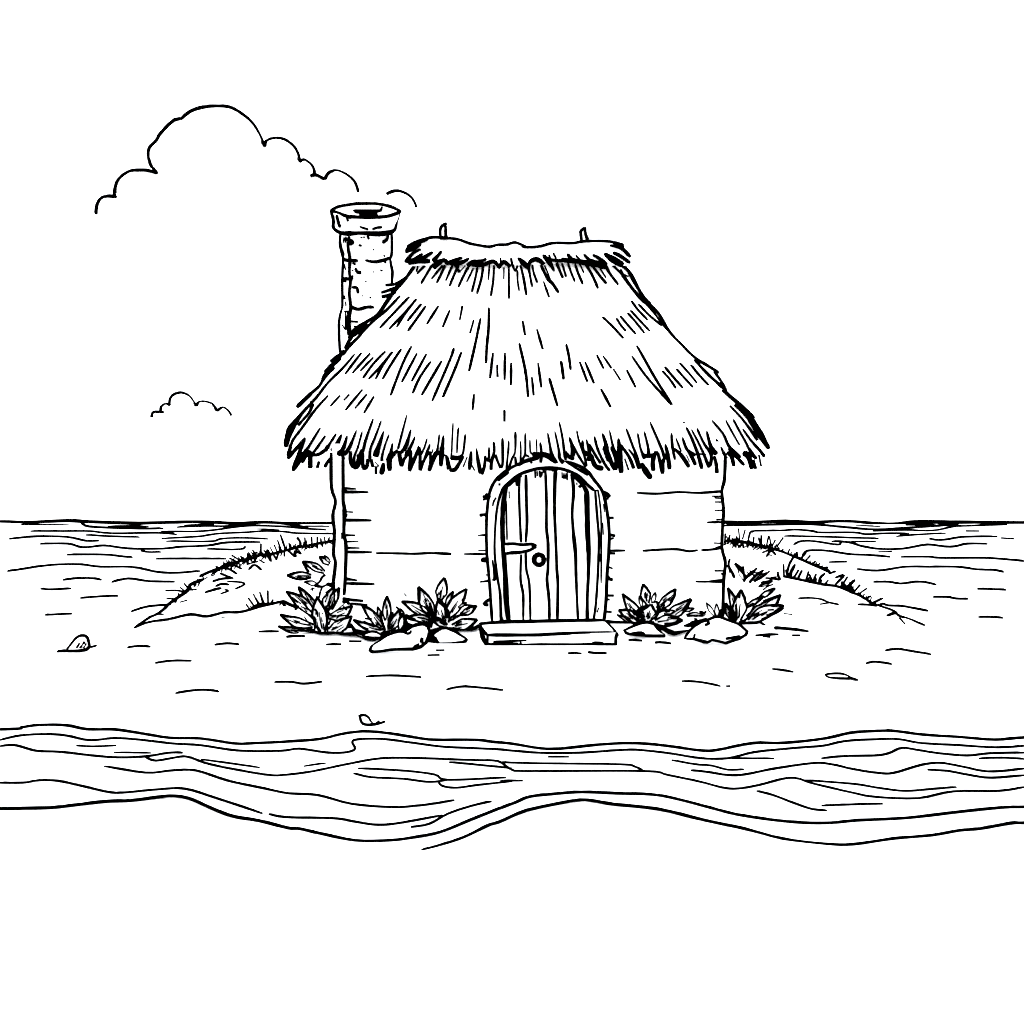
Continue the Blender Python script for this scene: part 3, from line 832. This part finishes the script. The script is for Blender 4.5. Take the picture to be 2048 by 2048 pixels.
# ridge cap
ct = pts("235,450 330,390 450,345 600,310 800,322 950,342 1100,395 1280,430 1380,440 1480,415 1600,412 1700,385 1760,390 1880,445", C1) + pts("20,425 80,445 180,445 300,430 460,390 730,390 850,368 960,362 1200,365 1330,390 1430,420", C2)
cb = pts("215,650 330,660 600,660 900,660 1200,670 1500,680 1800,680", C1) + pts("100,680 400,640 700,630 1000,650 1250,660 1500,660", C2)
def cap_d(px, py):
    t0, b0 = interp(ct, px), interp(cb, px)
    t = max(0, min(1, (py - t0) / (b0 - t0)))
    return YC - (YC - 9.97) * math.sqrt(t) if t > 0 else YC
cp = MB()
vsb, fsb = [], []
N = 40
for i in range(N + 1):
    a = i / N
    xt = ct[0][0] + (ct[-1][0] - ct[0][0]) * a
    xb = cb[0][0] + (cb[-1][0] - cb[0][0]) * a
    t = P(xt, interp(ct, xt), YC)
    b = P(xb, interp(cb, xb), 9.97)
    xm = (xt + xb) / 2
    mid = P(xm, (interp(ct, xt) * .55 + interp(cb, xb) * .45), 10.06)
    bk = lambda v: Vector((v.x, 2 * YC - v.y, v.z))
    vsb += [t, mid, b, bk(b), bk(mid)]
for i in range(N):
    for k in range(5):
        k2 = (k + 1) % 5
        fsb.append((i * 5 + k, i * 5 + k2, i * 5 + 5 + k2, i * 5 + 5 + k))
fsb += [tuple(range(5)), tuple(N * 5 + k for k in range(5))]
cp.add(vsb, fsb, 0)
cp.stroke(([8, 6, 5.5, 5.5, 5.5, 5.5, 5.5, 5.5, 5.5, 5.5, 5.5, 5.5, 5.5, 6], ct), IDN, lambda x, y: YC - .08)
capf = lambda x, y: cap_d(x, y) - .03
cp.strokes("""8-11-6-3 225,515 280,450 400,390 530,340;5 215,520 330,470 430,410
4-7-9 430,475 320,530 215,650;7-5 220,650 300,630 450,535;9-10 250,670 380,645 560,640;5-10 590,515 500,570 400,625;6-10 710,505 640,590 590,640;6-11-13 760,610 680,660 590,730;9-8-5 770,620 790,670 880,630 1000,590;9-9-5 800,660 960,670 1090,600;10-8-6 1070,710 1140,650 1250,640 1330,610;8-9-7 1120,690 1290,690 1430,645 1520,740;5 1525,600 1530,690;8-9 1510,720 1570,650 1660,720;5-4 1670,600 1690,690 1730,770 1760,700;6-9-7 1765,600 1850,660 1910,720;8 900,700 960,790;3 960,790 1040,700""", C1, capf)
cp.strokes("""6-7-8-10-8 0,640 60,700 110,720 140,650 210,615 280,640 330,690;8-11-3 320,560 400,650 475,780;5-8 400,555 430,630;7-8 420,620 540,635 640,620;6-4 460,530 500,600;9-10-11-14 570,615 660,635 800,645 900,665 1080,690 1190,715;7-6 655,545 720,610 830,650;5 770,560 850,640;5-8 880,545 960,620 1100,670;4-10 1000,550 1090,600 1190,690;7-13-12 1165,535 1280,620 1420,700;5-8-7 1280,520 1370,560 1520,665;4-8-8 1235,425 1380,450 1520,580;7 1400,420 1430,440""", C2, capf)
cap = cp.build('ridge_cap', M['thatch'], roof)
for body, lines, tr in ((((740, 330), (735, 240), (745, 180), (772, 128)), "5-6-6-5 697,335 695,200 735,140 790,122;6-8 768,150 770,250 778,330;7 690,325 800,325", C1),
                        (((895, 365), (872, 280), (865, 230), (892, 180)), "6 850,365 836,260 840,222 890,178;6-8 897,172 902,260 935,355", C2)):
    pg = MB()
    q = [P(*tr(p), YC - .02) for p in body]
    pg.tube(q, [.052, .05, .045, .03], 0, 8)
    pg.strokes(lines, tr, lambda x, y: YC - .06)
    pg.build('ridge_peg', M['wood'], roof)

# chimney
WADD = 2.2
K = reg(650, 390, 830, 1054)
KL_ = sorted((K((0, y))[1], K((x, 0))[0]) for x, y in ((183, 440), (180, 600), (215, 740), (208, 1000), (210, 1250), (205, 1340), (172, 1470), (172, 1700), (183, 1850), (183, 2300)))
KR_ = sorted((K((0, y))[1], K((x, 0))[0]) for x, y in ((782, 440), (780, 690), (760, 760), (788, 900), (780, 1050), (780, 2300)))
def chim_d(px, py):
    l, r = interp(KL_, py), interp(KR_, py)
    u = max(-1, min(1, 2 * (px - l) / (r - l) - 1))
    return YC + (r - l) / 2 * YC / F * (u * .21 - .98 * math.sqrt(1 - u * u))
ch = MB()
rows = [464 + 13 * i for i in range(25)]
vsb, fsb = [], []
NC = 28
for py in rows:
    l, r = interp(KL_, py), interp(KR_, py)
    c = P((l + r) / 2, py, YC); R = .94 * (r - l) / 2 * YC / F
    for k in range(NC):
        an = 2 * math.pi * k / NC
        vsb.append(Vector((c.x + R * math.cos(an), YC + R * math.sin(an), c.z)))
for i in range(len(rows) - 1):
    for k in range(NC):
        k2 = (k + 1) % NC
        fsb.append((i * NC + k, i * NC + k2, (i + 1) * NC + k2, (i + 1) * NC + k))
fsb += [tuple(range(NC)), tuple((len(rows) - 1) * NC + k for k in range(NC))]
ch.add(vsb, fsb, 0)
ch.strokes("""6-6-7-7-7-6-6 185,450 182,600 215,740 208,1000 210,1250 205,1340 172,1470 172,1700 185,1860
6-6-6-7-6 780,450 780,690 760,760 788,900 780,1060
3-5-5-4-5-4-6-5-5 285,480 270,600 292,750 285,900 300,1000 285,1150 303,1320 285,1450 290,1650
2.4 265,1360 268,1640;2.4 240,1370 243,1580;2 200,1520 240,1580
5-6-5 210,745 260,768 385,770;3-5-5 470,765 600,785 770,740;6-6-4 310,1312 390,1340 490,1315 570,1315;3 570,1310 570,1330;4-5 320,1085 375,1090 388,1155;4 300,1480 385,1487;2.4 340,1540 375,1540;5-6 360,860 380,905 430,910;5 395,590 430,597;4-5 280,530 330,555 290,582;5 500,480 515,520;2 445,495 470,497;3-6 740,460 730,520 680,560;5 225,980 300,985 320,960;5 225,1005 240,1015;2 215,520 218,560;2 235,500 240,560;2 228,810 240,880;5 700,780 712,800;4 290,1620 340,1660;5 310,1600 350,1650;4 230,1365 290,1365;3 222,500 226,540;2.4 245,490 250,530;2.4 295,545 312,560;4 330,800 355,815;2.4 610,470 640,485;3 470,1010 490,1016;3 650,880 675,890;2.4 560,640 580,645;3 520,1200 545,1205;2.4 690,700 700,725;2.4 250,520 262,545;2.4 300,520 320,530;2.4 415,500 440,502;2.4 200,850 203,900;2 560,900 575,905;2 430,1180 450,1185;2.4 320,880 330,890;3 330,940 320,965;3 225,1180 232,1220;2.4 240,1250 245,1300""", K, lambda x, y: chim_d(x, y) - .005)
chim = ch.build('chimney', M['stone'], hut)
cc = MB()
def ring(cx, cy, a, b, n=32):
    R = a * YC / F
    out = []
    for k in range(n):
        an = 2 * math.pi * k / n
        out.append(P(cx + a * math.cos(an), cy + b * math.sin(an), YC - R * math.sin(an)))
    return out
rr = [ring(730, 458, 55, 8), ring(729, 455, 62, 9), ring(729, 447, 63.5, 10), ring(731, 424, 69, 13), ring(731, 421, 69, 13.5), ring(731, 421.5, 60, 10.5), ring(731, 424, 58, 9.5), ]
vsb, fsb = sum(rr, []), []
for i in range(len(rr) - 1):
    for k in range(32):
        k2 = (k + 1) % 32
        fsb.append((i * 32 + k, i * 32 + k2, i * 32 + 32 + k2, i * 32 + 32 + k))
fsb += [tuple(range(32)), tuple(6 * 32 + k for k in range(32))]
cc.add(vsb, fsb, 0)
def cap_mouth(px, py):
    return YC - (py - 421) / 13.5 * 69 * YC / F - .02
def cap_side(px, py):
    a = 66
    u = max(-1, min(1, (px - 730) / a))
    return YC + a * YC / F * (u * .21 - .98 * math.sqrt(1 - u * u)) - .02
cc.strokes("""5-5-5-5-5-5-6 66,200 150,145 330,112 480,106 630,111 780,143 885,197
5 72,200 150,212 260,250 430,264 600,264 740,250 850,215 882,197
F 320,178 350,166 640,166 655,135 680,138 665,185 610,197 628,248 400,250 395,210 350,206""", K, cap_mouth)
cc.strokes("""6-6-6-5 76,205 100,300 103,390 180,445;7-7-7-5 870,205 840,310 820,400 780,450;5 140,240 160,330 180,380;2-3 410,365 430,382 510,405;2-5 555,405 610,385 665,380;5 262,280 270,308;5 600,270 610,285;2.4 245,272 305,272
7-7-6-8-8-8-6 105,400 180,445 300,446 500,452 640,452 780,435 830,395;5-6 200,460 300,462 380,450;6 500,462 640,466 780,450""", K, cap_side)
cc.build('chimney_cap', M['stone'], chim)

# ================================================================== doorstep
st = MB()
tb0, tb1 = P(*D_((42, 1672)), 8.27), P(*D_((1243, 1650)), 8.15)
tb0 = P(*D_((42, 1680)), 8.15)
tf0, tf1 = P(*D_((116, 1782)), 7.62), P(*D_((1362, 1768)), 7.62)
bf0, bf1 = P(*D_((118, 1888)), 7.60), P(*D_((1364, 1882)), 7.60)
bb0, bb1 = P(*D_((50, 1740)), 8.15), Vector((tb1.x, 8.15, .05))
st.add([tb0, tb1, tf1, tf0, bb0, bb1, bf1, bf0], [(0, 1, 2, 3), (3, 2, 6, 7), (0, 3, 7, 4), (1, 2, 6, 5), (4, 5, 6, 7), (0, 1, 5, 4)], 0)
step_top = lambda x, y: -.02 + 8.15 + (7.62 - 8.15) * max(0, min(1, (y - 1246) / (1267.5 - 1246)))
st.strokes("""6-6-6-7-6 40,1680 160,1668 330,1655 500,1655 740,1648 1240,1643
6-5 45,1690 70,1730 116,1785;7 1240,1648 1300,1700 1362,1765
6-6-6-6 116,1785 560,1785 700,1779 940,1768 1362,1764""", D_, step_top)
st.strokes("""5-8-6 50,1700 60,1770 80,1830 120,1895
7-6-7 1362,1766 1372,1785 1360,1810 1358,1890
6-7-6-7-9-8 105,1888 440,1884 640,1880 870,1880 1150,1878 1250,1882 1370,1882
5 122,1790 120,1880
2.6-3-2 175,1851 340,1845 500,1838;2.4 120,1869 420,1866;5 430,1860 450,1870;5 1130,1868 1180,1862 1240,1868;4-6 860,1890 880,1892;4 1200,1890 1260,1902;2.5 75,1760 105,1840""", D_, plane(7.61))
tag(st.build('doorstep', M['stone']), 'low wide slab step on the sand in front of the arched door', 'step')

# ================================================================== rocks and small finds
def rock(name, label, cat, outl, tr, T, wd, extra='', group=None, dd=0.0, mat_='stone', closed=True):
    p = pts(outl, tr)
    sp = smooth(p + [p[0]], 3)[:-1]
    if name == 'rock' and T >= .12:
        sp = [(a[0] + (b[0] - a[0]) * t, a[1] + (b[1] - a[1]) * t) for a, b in zip(p, p[1:] + p[:1]) for t in (0, .5)]
    by = max(q[1] for q in p)
    bx = sum(q[0] for q in p) / len(p)
    d = ground(bx, by) + dd - .09
    m = MB()
    m.pillow(sp, d, T)
    if extra: m.strokes(extra, tr, m.ray(plane(d), .004), lift=0)
    m.stroke((wd, sp + [sp[0], sp[1]]), IDN, plane(d), sm=False)
    return tag(m.build(name, M[mat_]), label, cat, group)
Cz = reg(730, 1130, 970)
Ez = reg(1220, 1140, 1580)
Az = reg(550, 1100, 790)
GRK = 'rocks lying along the front of the hut'
rock('rock', 'largest pale boulder, long and low, between the plants on the chimney side of the doorstep', 'rock',
     "80,1378 110,1310 230,1235 350,1150 470,1105 560,1085 640,1092 700,1050 780,995 880,965 950,955 1010,985 1035,1050 1015,1150 980,1240 900,1305 770,1340 600,1345 400,1355 240,1385 120,1392", Cz, .2, [6, 5, 6, 9, 8, 6, 5, 9, 10, 8, 6, 7],
     "6-3 640,1085 690,1105 740,1080;5 740,1060 735,1085;6-9-4 925,1165 910,1215 930,1250;5 770,1340 820,1290 865,1275", GRK, -.02)
rock('rock', 'small pointed stone wedged between the long boulder and the doorstep', 'rock',
     "1090,1125 1160,1070 1235,1020 1310,1015 1450,1080 1590,1170 1640,1205 1600,1230 1400,1260 1190,1265 1150,1220 1120,1165", Cz, .12, [7, 7, 6, 7, 7, 8, 9, 11, 10],
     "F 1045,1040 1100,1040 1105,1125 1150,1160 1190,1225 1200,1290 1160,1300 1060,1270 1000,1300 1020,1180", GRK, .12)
rock('rock', 'thin flat sliver of stone under the small pointed plant, left of the long boulder', 'rock',
     "1415,1378 1480,1340 1560,1312 1640,1330 1715,1385 1700,1410 1560,1412", Az, .07, [4, 4, 5, 6], '', GRK, .03)
rock('rock', 'small wedge shaped stone at the foot of the spiky plant just past the doorstep', 'rock',
     "150,655 250,605 330,572 400,560 470,580 510,640 560,690 590,700 480,700 380,698 270,690 190,678", Ez, .14, [7, 8, 8, 6, 8, 7, 7, 9],
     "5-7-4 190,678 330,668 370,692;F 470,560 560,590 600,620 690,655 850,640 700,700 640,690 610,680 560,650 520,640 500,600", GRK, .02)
rock('rock', 'big angular boulder at the corner of the hut farthest from the chimney', 'rock',
     "800,732 850,660 900,610 980,560 1050,535 1120,505 1175,502 1270,540 1380,582 1430,625 1468,660 1455,692 1380,735 1310,755 1240,780 1160,757 1090,745 1040,770 970,752 900,735", Ez, .2, [7, 7, 6, 6, 6, 5, 5, 5, 6, 7, 6, 5, 10, 8, 6],
     "5 1045,545 1055,575 1015,592;6-4 1240,735 1310,722 1390,708;7-4 905,700 890,740;3 840,725 915,690", GRK, -.02)
rock('rock', 'little rounded stone standing half buried on the open sand near the waterline', 'rock',
     "368,832 395,795 425,760 450,748 475,752 488,775 489,815 450,828 410,832", SL, .1, [4, 4, 5, 5, 8, 9, 6, 5],  # outline thickened on the right to ink in the stone's shading
     "4 425,815 440,790;5 445,815 468,782;4 462,815 476,792;6 478,770 484,812;5 320,837 345,832 370,832;4 325,843 350,842;5-4-3 400,833 450,828 490,815 535,803")
rock('shell', 'small curled shell lying on the sand just above the wavy shoreline', 'shell',
     "1358,96 1375,94 1390,104 1400,122 1408,130 1385,130 1366,122", A, .03, [5, 5, 4, 5, 6],
     "6-3 1385,130 1420,128 1455,118;4 1415,128 1432,116")
rock('pebble', 'flat lens shaped pebble lying alone on the sand beyond the angular boulder', 'pebble',
     "782,1010 820,1004 870,1004 905,1015 925,1030 880,1030 830,1026 800,1022", SR, .05, [4], "5-4 900,1028 930,1030 970,1042")

# ================================================================== plants
WADD = .8
def leaf(m, base, tip, wd, surf, ink, bend=0.0, veins=True):
    bx, by = base; tx, ty = tip
    L = math.hypot(tx - bx, ty - by)
    ux, uy = (tx - bx) / L, (ty - by) / L
    nx, ny = -uy, ux
    prof = [(0, .30), (.15, .62), (.32, .93), (.45, 1), (.6, .84), (.75, .56), (.88, .27), (1, 0)]
    lft, rgt = [], []
    for t, r in prof:
        o = bend * 4 * t * (1 - t) * L
        cx, cy = bx + ux * L * t + nx * o, by + uy * L * t + ny * o
        h = wd / 2 * r * random.uniform(.92, 1.08)
        lft.append((cx + nx * h, cy + ny * h)); rgt.append((cx - nx * h, cy - ny * h))
    n = len(prof)
    for side in (0, 1):                                    # two thin layers folded along the midrib
        vs = []
        for i in range(n):
            t = prof[i][0]
            o = bend * 4 * t * (1 - t) * L
            c = (bx + ux * L * t + nx * o, by + uy * L * t + ny * o)
            for k, q in enumerate((lft[i], c, rgt[i])):
                p = P(*q, surf(*q))
                p.y += (.018 if k == 1 else 0) + side * .006
                vs.append(p)
        fs = []
        for i in range(n - 1):
            for k in range(2):
                fs.append((i * 3 + k, i * 3 + k + 1, i * 3 + 4 + k, i * 3 + 3 + k))
        m.add(vs, fs, 0)
    f = lambda x, y: surf(x, y) - .004
    ink *= .98 if wd > 15 else .9 if wd > 9 else .62
    veins = veins and wd > 12
    m.stroke(([ink, ink * .9, ink * 1.1, ink * 1.5, ink * 1.2], lft), IDN, f)
    m.stroke(([ink, ink * .8, ink, ink * 1.3, ink * 1.1], rgt), IDN, f)
    if veins:
        def pt(t, v):
            o = bend * 4 * t * (1 - t) * L
            return (bx + ux * L * t + nx * (o + v * wd), by + uy * L * t + ny * (o + v * wd))
        m.stroke(([ink * .8, ink * .35], [pt(.1, .02), pt(.35, 0), pt(random.uniform(.5, .72), .03)]), IDN, f)
        for v in (-.26, -.12, .12, .26):
            if random.random() < .6:
                a = random.uniform(.08, .5)
                m.stroke(([ink * .8, ink * .35], [pt(a, v), pt(a + random.uniform(.12, .38), v * .85)]), IDN, f)

def plant(name, label, cat, base, leaves, tr, ink=4.2, extra='', spread=.16, d=None, group=None, sc_=1.0, fill=''):
    b = tr(base)
    d0 = d if d else ground(*b)
    m = MB()
    L = max(math.hypot(tr(l[0])[0] - b[0], tr(l[0])[1] - b[1]) for l in leaves)
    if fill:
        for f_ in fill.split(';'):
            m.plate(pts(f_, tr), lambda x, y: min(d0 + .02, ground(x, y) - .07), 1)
    nl = len(leaves)
    for i, l in enumerate(leaves):
        tip, bs, wd = tr(l[0]), tr(l[1]), l[2] * (tr((1, 0))[0] - tr((0, 0))[0])
        bend = l[3] if len(l) > 3 else 0
        k = spread * (1 - 2 * i / max(1, nl - 1))
        surf = lambda x, y, k=k, i=i: d0 - .004 * i + k * (.25 + .75 * math.hypot(x - b[0], y - b[1]) / L)
        leaf(m, bs, tip, wd, surf, ink, bend)
    if extra: m.strokes(extra, tr, m.ray(plane(d0), .012), wk=.7)
    return tag(m.build(name, M['leaf']), label, cat, group)
GP = 'leafy plants growing along the front of the hut'
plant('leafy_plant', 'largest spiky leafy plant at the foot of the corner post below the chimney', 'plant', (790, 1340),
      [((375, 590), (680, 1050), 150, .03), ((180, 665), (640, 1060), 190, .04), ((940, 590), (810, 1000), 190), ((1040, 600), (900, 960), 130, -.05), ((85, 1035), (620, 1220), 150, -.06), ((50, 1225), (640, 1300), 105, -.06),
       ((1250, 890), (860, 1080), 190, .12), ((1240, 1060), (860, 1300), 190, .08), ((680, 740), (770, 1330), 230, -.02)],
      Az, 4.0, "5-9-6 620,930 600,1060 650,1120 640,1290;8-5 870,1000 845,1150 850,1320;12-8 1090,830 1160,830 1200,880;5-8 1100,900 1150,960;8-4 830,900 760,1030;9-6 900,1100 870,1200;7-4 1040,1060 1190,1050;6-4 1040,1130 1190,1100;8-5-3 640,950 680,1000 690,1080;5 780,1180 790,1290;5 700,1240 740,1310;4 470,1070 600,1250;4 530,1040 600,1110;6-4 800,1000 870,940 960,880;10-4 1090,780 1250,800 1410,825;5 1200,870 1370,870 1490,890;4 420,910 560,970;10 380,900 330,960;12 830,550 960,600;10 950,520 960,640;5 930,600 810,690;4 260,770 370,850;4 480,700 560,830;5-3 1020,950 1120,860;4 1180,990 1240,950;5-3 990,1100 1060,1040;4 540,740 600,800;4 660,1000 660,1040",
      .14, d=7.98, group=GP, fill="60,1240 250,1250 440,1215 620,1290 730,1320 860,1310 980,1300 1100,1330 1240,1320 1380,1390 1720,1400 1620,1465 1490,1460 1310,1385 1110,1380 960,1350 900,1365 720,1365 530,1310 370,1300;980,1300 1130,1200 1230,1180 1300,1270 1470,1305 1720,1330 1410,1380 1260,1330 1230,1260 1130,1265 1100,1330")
plant('leafy_plant', 'sparse plant with a few loose leaves leaning out behind the corner post', 'plant', (830, 620),
      [((195, 410), (590, 420), 130), ((440, 185), (800, 360), 120, .03), ((470, 515), (700, 570), 70, .05), ((715, 105), (880, 235), 90), ((790, 85), (890, 200), 50)],
      Az, 4.2, "9-8-6 815,395 760,440 720,510 640,570;10-8-6 640,570 760,590 830,560;6 760,600 730,680 715,770;7 600,600 610,660;4-10 440,190 480,260 550,360;6 580,430 470,460;6-4 940,600 820,680;5 930,670 850,750;8-5 830,540 900,540 930,560;6 570,635 640,610;9 700,600 680,570;8-12 930,560 940,640",
      .08, d=8.4, group=GP)
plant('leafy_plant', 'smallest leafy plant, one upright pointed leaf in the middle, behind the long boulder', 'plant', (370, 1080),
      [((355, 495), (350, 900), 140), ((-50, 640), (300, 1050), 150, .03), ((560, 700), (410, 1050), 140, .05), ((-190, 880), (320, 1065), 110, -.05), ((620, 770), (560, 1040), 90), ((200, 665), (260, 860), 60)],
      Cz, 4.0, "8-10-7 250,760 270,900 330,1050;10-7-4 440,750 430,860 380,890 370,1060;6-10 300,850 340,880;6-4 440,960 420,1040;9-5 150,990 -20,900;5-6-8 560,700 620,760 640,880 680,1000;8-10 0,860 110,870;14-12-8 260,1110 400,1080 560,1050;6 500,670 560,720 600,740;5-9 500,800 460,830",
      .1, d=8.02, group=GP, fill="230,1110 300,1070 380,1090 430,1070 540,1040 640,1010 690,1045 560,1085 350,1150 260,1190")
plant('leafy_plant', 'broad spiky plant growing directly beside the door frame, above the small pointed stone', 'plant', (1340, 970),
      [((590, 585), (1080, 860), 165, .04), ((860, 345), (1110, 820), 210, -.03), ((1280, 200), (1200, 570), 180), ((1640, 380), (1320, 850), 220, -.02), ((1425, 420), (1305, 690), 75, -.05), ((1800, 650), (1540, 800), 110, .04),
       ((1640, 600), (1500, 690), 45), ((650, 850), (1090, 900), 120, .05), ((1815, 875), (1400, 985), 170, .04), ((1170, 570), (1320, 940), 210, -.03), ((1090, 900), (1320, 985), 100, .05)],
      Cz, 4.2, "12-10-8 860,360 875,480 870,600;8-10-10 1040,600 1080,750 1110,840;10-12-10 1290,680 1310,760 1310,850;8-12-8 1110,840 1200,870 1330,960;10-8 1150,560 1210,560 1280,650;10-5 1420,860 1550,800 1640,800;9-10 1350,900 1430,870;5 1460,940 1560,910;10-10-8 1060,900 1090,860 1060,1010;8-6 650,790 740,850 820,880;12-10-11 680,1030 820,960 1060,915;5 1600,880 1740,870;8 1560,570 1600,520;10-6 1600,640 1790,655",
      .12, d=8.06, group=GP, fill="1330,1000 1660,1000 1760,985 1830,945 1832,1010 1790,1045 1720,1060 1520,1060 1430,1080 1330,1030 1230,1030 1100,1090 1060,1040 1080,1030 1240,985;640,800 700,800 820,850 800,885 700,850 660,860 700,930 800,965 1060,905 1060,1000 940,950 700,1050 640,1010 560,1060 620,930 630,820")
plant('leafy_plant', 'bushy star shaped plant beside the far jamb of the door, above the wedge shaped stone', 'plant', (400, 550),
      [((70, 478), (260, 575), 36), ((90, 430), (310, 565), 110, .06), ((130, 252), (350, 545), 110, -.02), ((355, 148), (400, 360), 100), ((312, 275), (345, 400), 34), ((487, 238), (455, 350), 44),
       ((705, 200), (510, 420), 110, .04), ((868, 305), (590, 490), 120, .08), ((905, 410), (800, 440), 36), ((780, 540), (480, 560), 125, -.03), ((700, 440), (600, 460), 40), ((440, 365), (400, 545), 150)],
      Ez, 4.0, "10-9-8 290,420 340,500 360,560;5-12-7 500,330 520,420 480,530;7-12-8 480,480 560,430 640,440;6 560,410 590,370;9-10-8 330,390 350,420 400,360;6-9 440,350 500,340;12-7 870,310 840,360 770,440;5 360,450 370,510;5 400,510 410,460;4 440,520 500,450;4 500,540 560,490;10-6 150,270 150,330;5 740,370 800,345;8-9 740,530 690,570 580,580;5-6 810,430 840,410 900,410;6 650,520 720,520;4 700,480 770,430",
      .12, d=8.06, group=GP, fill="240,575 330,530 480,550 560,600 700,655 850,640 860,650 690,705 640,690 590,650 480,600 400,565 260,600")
plant('leafy_plant', 'tiny low weed squeezed between the star shaped plant and the angular boulder', 'plant', (1100, 500),
      [((1030, 348), (1120, 490), 46), ((1140, 358), (1150, 490), 46), ((815, 480), (1000, 490), 44, .05), ((790, 600), (960, 545), 46, -.06), ((960, 440), (1020, 490), 36), ((1190, 420), (1185, 490), 30)],
      Ez, 3.4, "7-5 820,495 900,490 1000,495;5 900,520 930,530 900,550;6-7 960,440 1000,470 1030,440;6 800,600 900,575 960,540;6-5 980,540 1080,520;5-8 860,560 960,540 1040,520;6-10 1190,430 1190,500", .05, d=8.05, group=GP)
plant('leafy_plant', 'tall spiky plant standing past the hut corner behind the angular boulder', 'plant', (1390, 565),
      [((1262, 188), (1365, 500), 80, .03), ((1765, 198), (1600, 300), 52), ((1650, 280), (1450, 400), 50), ((1830, 262), (1470, 510), 150, .08), ((1240, 350), (1340, 545), 70, -.08), ((1865, 380), (1490, 555), 140, -.05), ((1405, 208), (1380, 540), 140)],
      Ez, 4.2, "6-8-7 1350,370 1355,470 1340,540;5-4-6 1460,400 1550,360 1480,500;7-8 1500,500 1440,540 1380,560;7-5 1600,460 1500,510;6 1860,385 1730,390;9-8-6 1860,400 1780,460 1620,530;9-10-6 1380,568 1550,565 1610,560 1680,612;6 1600,550 1640,580;5-9 1400,210 1385,300;5 1640,330 1800,270;10-8 1240,355 1290,440 1330,540;5 1345,560 1390,480;6 1620,355 1700,320;5 1690,430 1760,425",
      .12, d=8.2, group=GP)
m = MB()
dH = lambda x, y: 9.3
m.strokes("""4-5 130,295 120,360 170,460;5-6 105,350 140,400 170,465;6-9 170,335 200,360 250,400;5-7 245,360 250,420;4-6 180,360 260,440 250,500
4 370,375 310,430 260,480;4-5 420,395 350,450 300,510;4 480,405 400,460 340,500;3 300,400 360,420 420,400;3 280,410 300,440;4-5 440,465 500,470 570,480;5 550,410 555,450 575,480;4-8-4 380,545 430,510 500,490 400,505;3 510,520 460,540 420,570;4 330,440 440,425;4 490,460 540,455;4 120,380 130,420
4 440,590 500,560 525,560 480,600 440,615""", GR, dH)
for b_, t_ in (((260, 470), (370, 380)), ((300, 500), (430, 395)), ((340, 495), (480, 405)), ((255, 490), (190, 350)), ((390, 540), (510, 490))):
    leaf(m, GR(b_), GR(t_), 7, dH, 2.2, 0, False)
m.tube([P(*GR((240, 480)), 9.32), P(*GR((230, 640)), 9.3), Vector((P(*GR((230, 640)), 9.3).x, 9.3, 0.1))], [.02, .03, .04], 0)
tag(m.build('grass_clump', M['leaf']), 'ragged clump of grass blades sticking out behind the hut corner, above the tall spiky plant', 'grass clump')

# ================================================================== smoke and cloud
WADD = 2.6
CL = reg(150, 180, 850)
def puffs(name, label, cat, outl, bottom, arcs, d, T, wk=1.0):
    m = MB()
    p = smooth(pts(outl, CL), 2) + pts(bottom, CL)
    m.pillow(p, d, T)
    m.strokes(arcs, CL, m.ray(plane(d), .01 * d / 10))
    return tag(m.build(name, M['smoke']), label, cat)
puffs('smoke_plume', 'big billowing plume of white smoke drifting away from the chimney top', 'smoke',
      "118,688 125,635 150,600 185,588 222,585 225,540 245,495 290,460 330,445 430,445 408,370 415,320 450,285 470,250 510,205 550,170 590,160 640,120 710,98 780,90 860,98 930,140 980,185 1020,250 1048,315 1060,285 1110,268 1160,278 1205,310 1230,350 1243,395 1265,388 1300,410 1320,440 1330,470 1380,495 1400,460 1445,448 1500,470 1545,510 1565,565",
      "1520,600 1400,590 1200,600 1000,620 800,640 600,670 400,690 250,700",
      """4.8 118,688 125,635 150,600 185,588 230,590;4.8 220,588 225,540 245,495 290,460 330,447 400,446 455,460
4.8 455,460 422,420 408,370 415,320 450,285 470,250 510,205 550,170 590,160
4.8 588,163 640,120 710,98 780,92 860,98 930,140 980,185 1020,250 1048,315
4.8 1048,312 1060,285 1110,269 1160,278 1205,310 1230,350 1243,400;4.4 1243,395 1265,388 1300,410 1320,440 1322,470;4.4 1300,478 1330,470 1380,495;4.4 1380,495 1400,460 1445,448 1500,470 1545,510 1565,565""", 10.6, .8)
puffs('smoke_puff', 'small separate puff of white smoke just above the chimney rim', 'smoke',
      "1720,578 1770,558 1820,570 1860,600 1885,648", "1850,650 1800,630 1750,605", "4.4 1720,578 1740,566 1775,558 1820,570 1860,600 1885,648", 10.5, .12)
puffs('cloud', 'small low white cloud hanging in the sky over the sea', 'cloud',
      "424,1808 430,1785 445,1776 474,1775 478,1750 500,1735 522,1740 530,1700 550,1680 585,1670 625,1685 650,1715 670,1745 685,1725 715,1722 760,1735 785,1772 815,1753 845,1770 865,1798",
      "800,1815 650,1825 500,1820",
      "3.8 424,1808 430,1785 445,1777 490,1778;3.8 474,1775 478,1750 500,1735 525,1740;3.8 522,1740 530,1700 550,1680 585,1671 625,1685 650,1715 670,1745;3.8 670,1745 685,1725 715,1722 760,1735 785,1772;3.4 785,1772 815,1753 845,1770 865,1798", 260, 9)

for o in COL.objects:
    if '_o' in o: del o['_o']
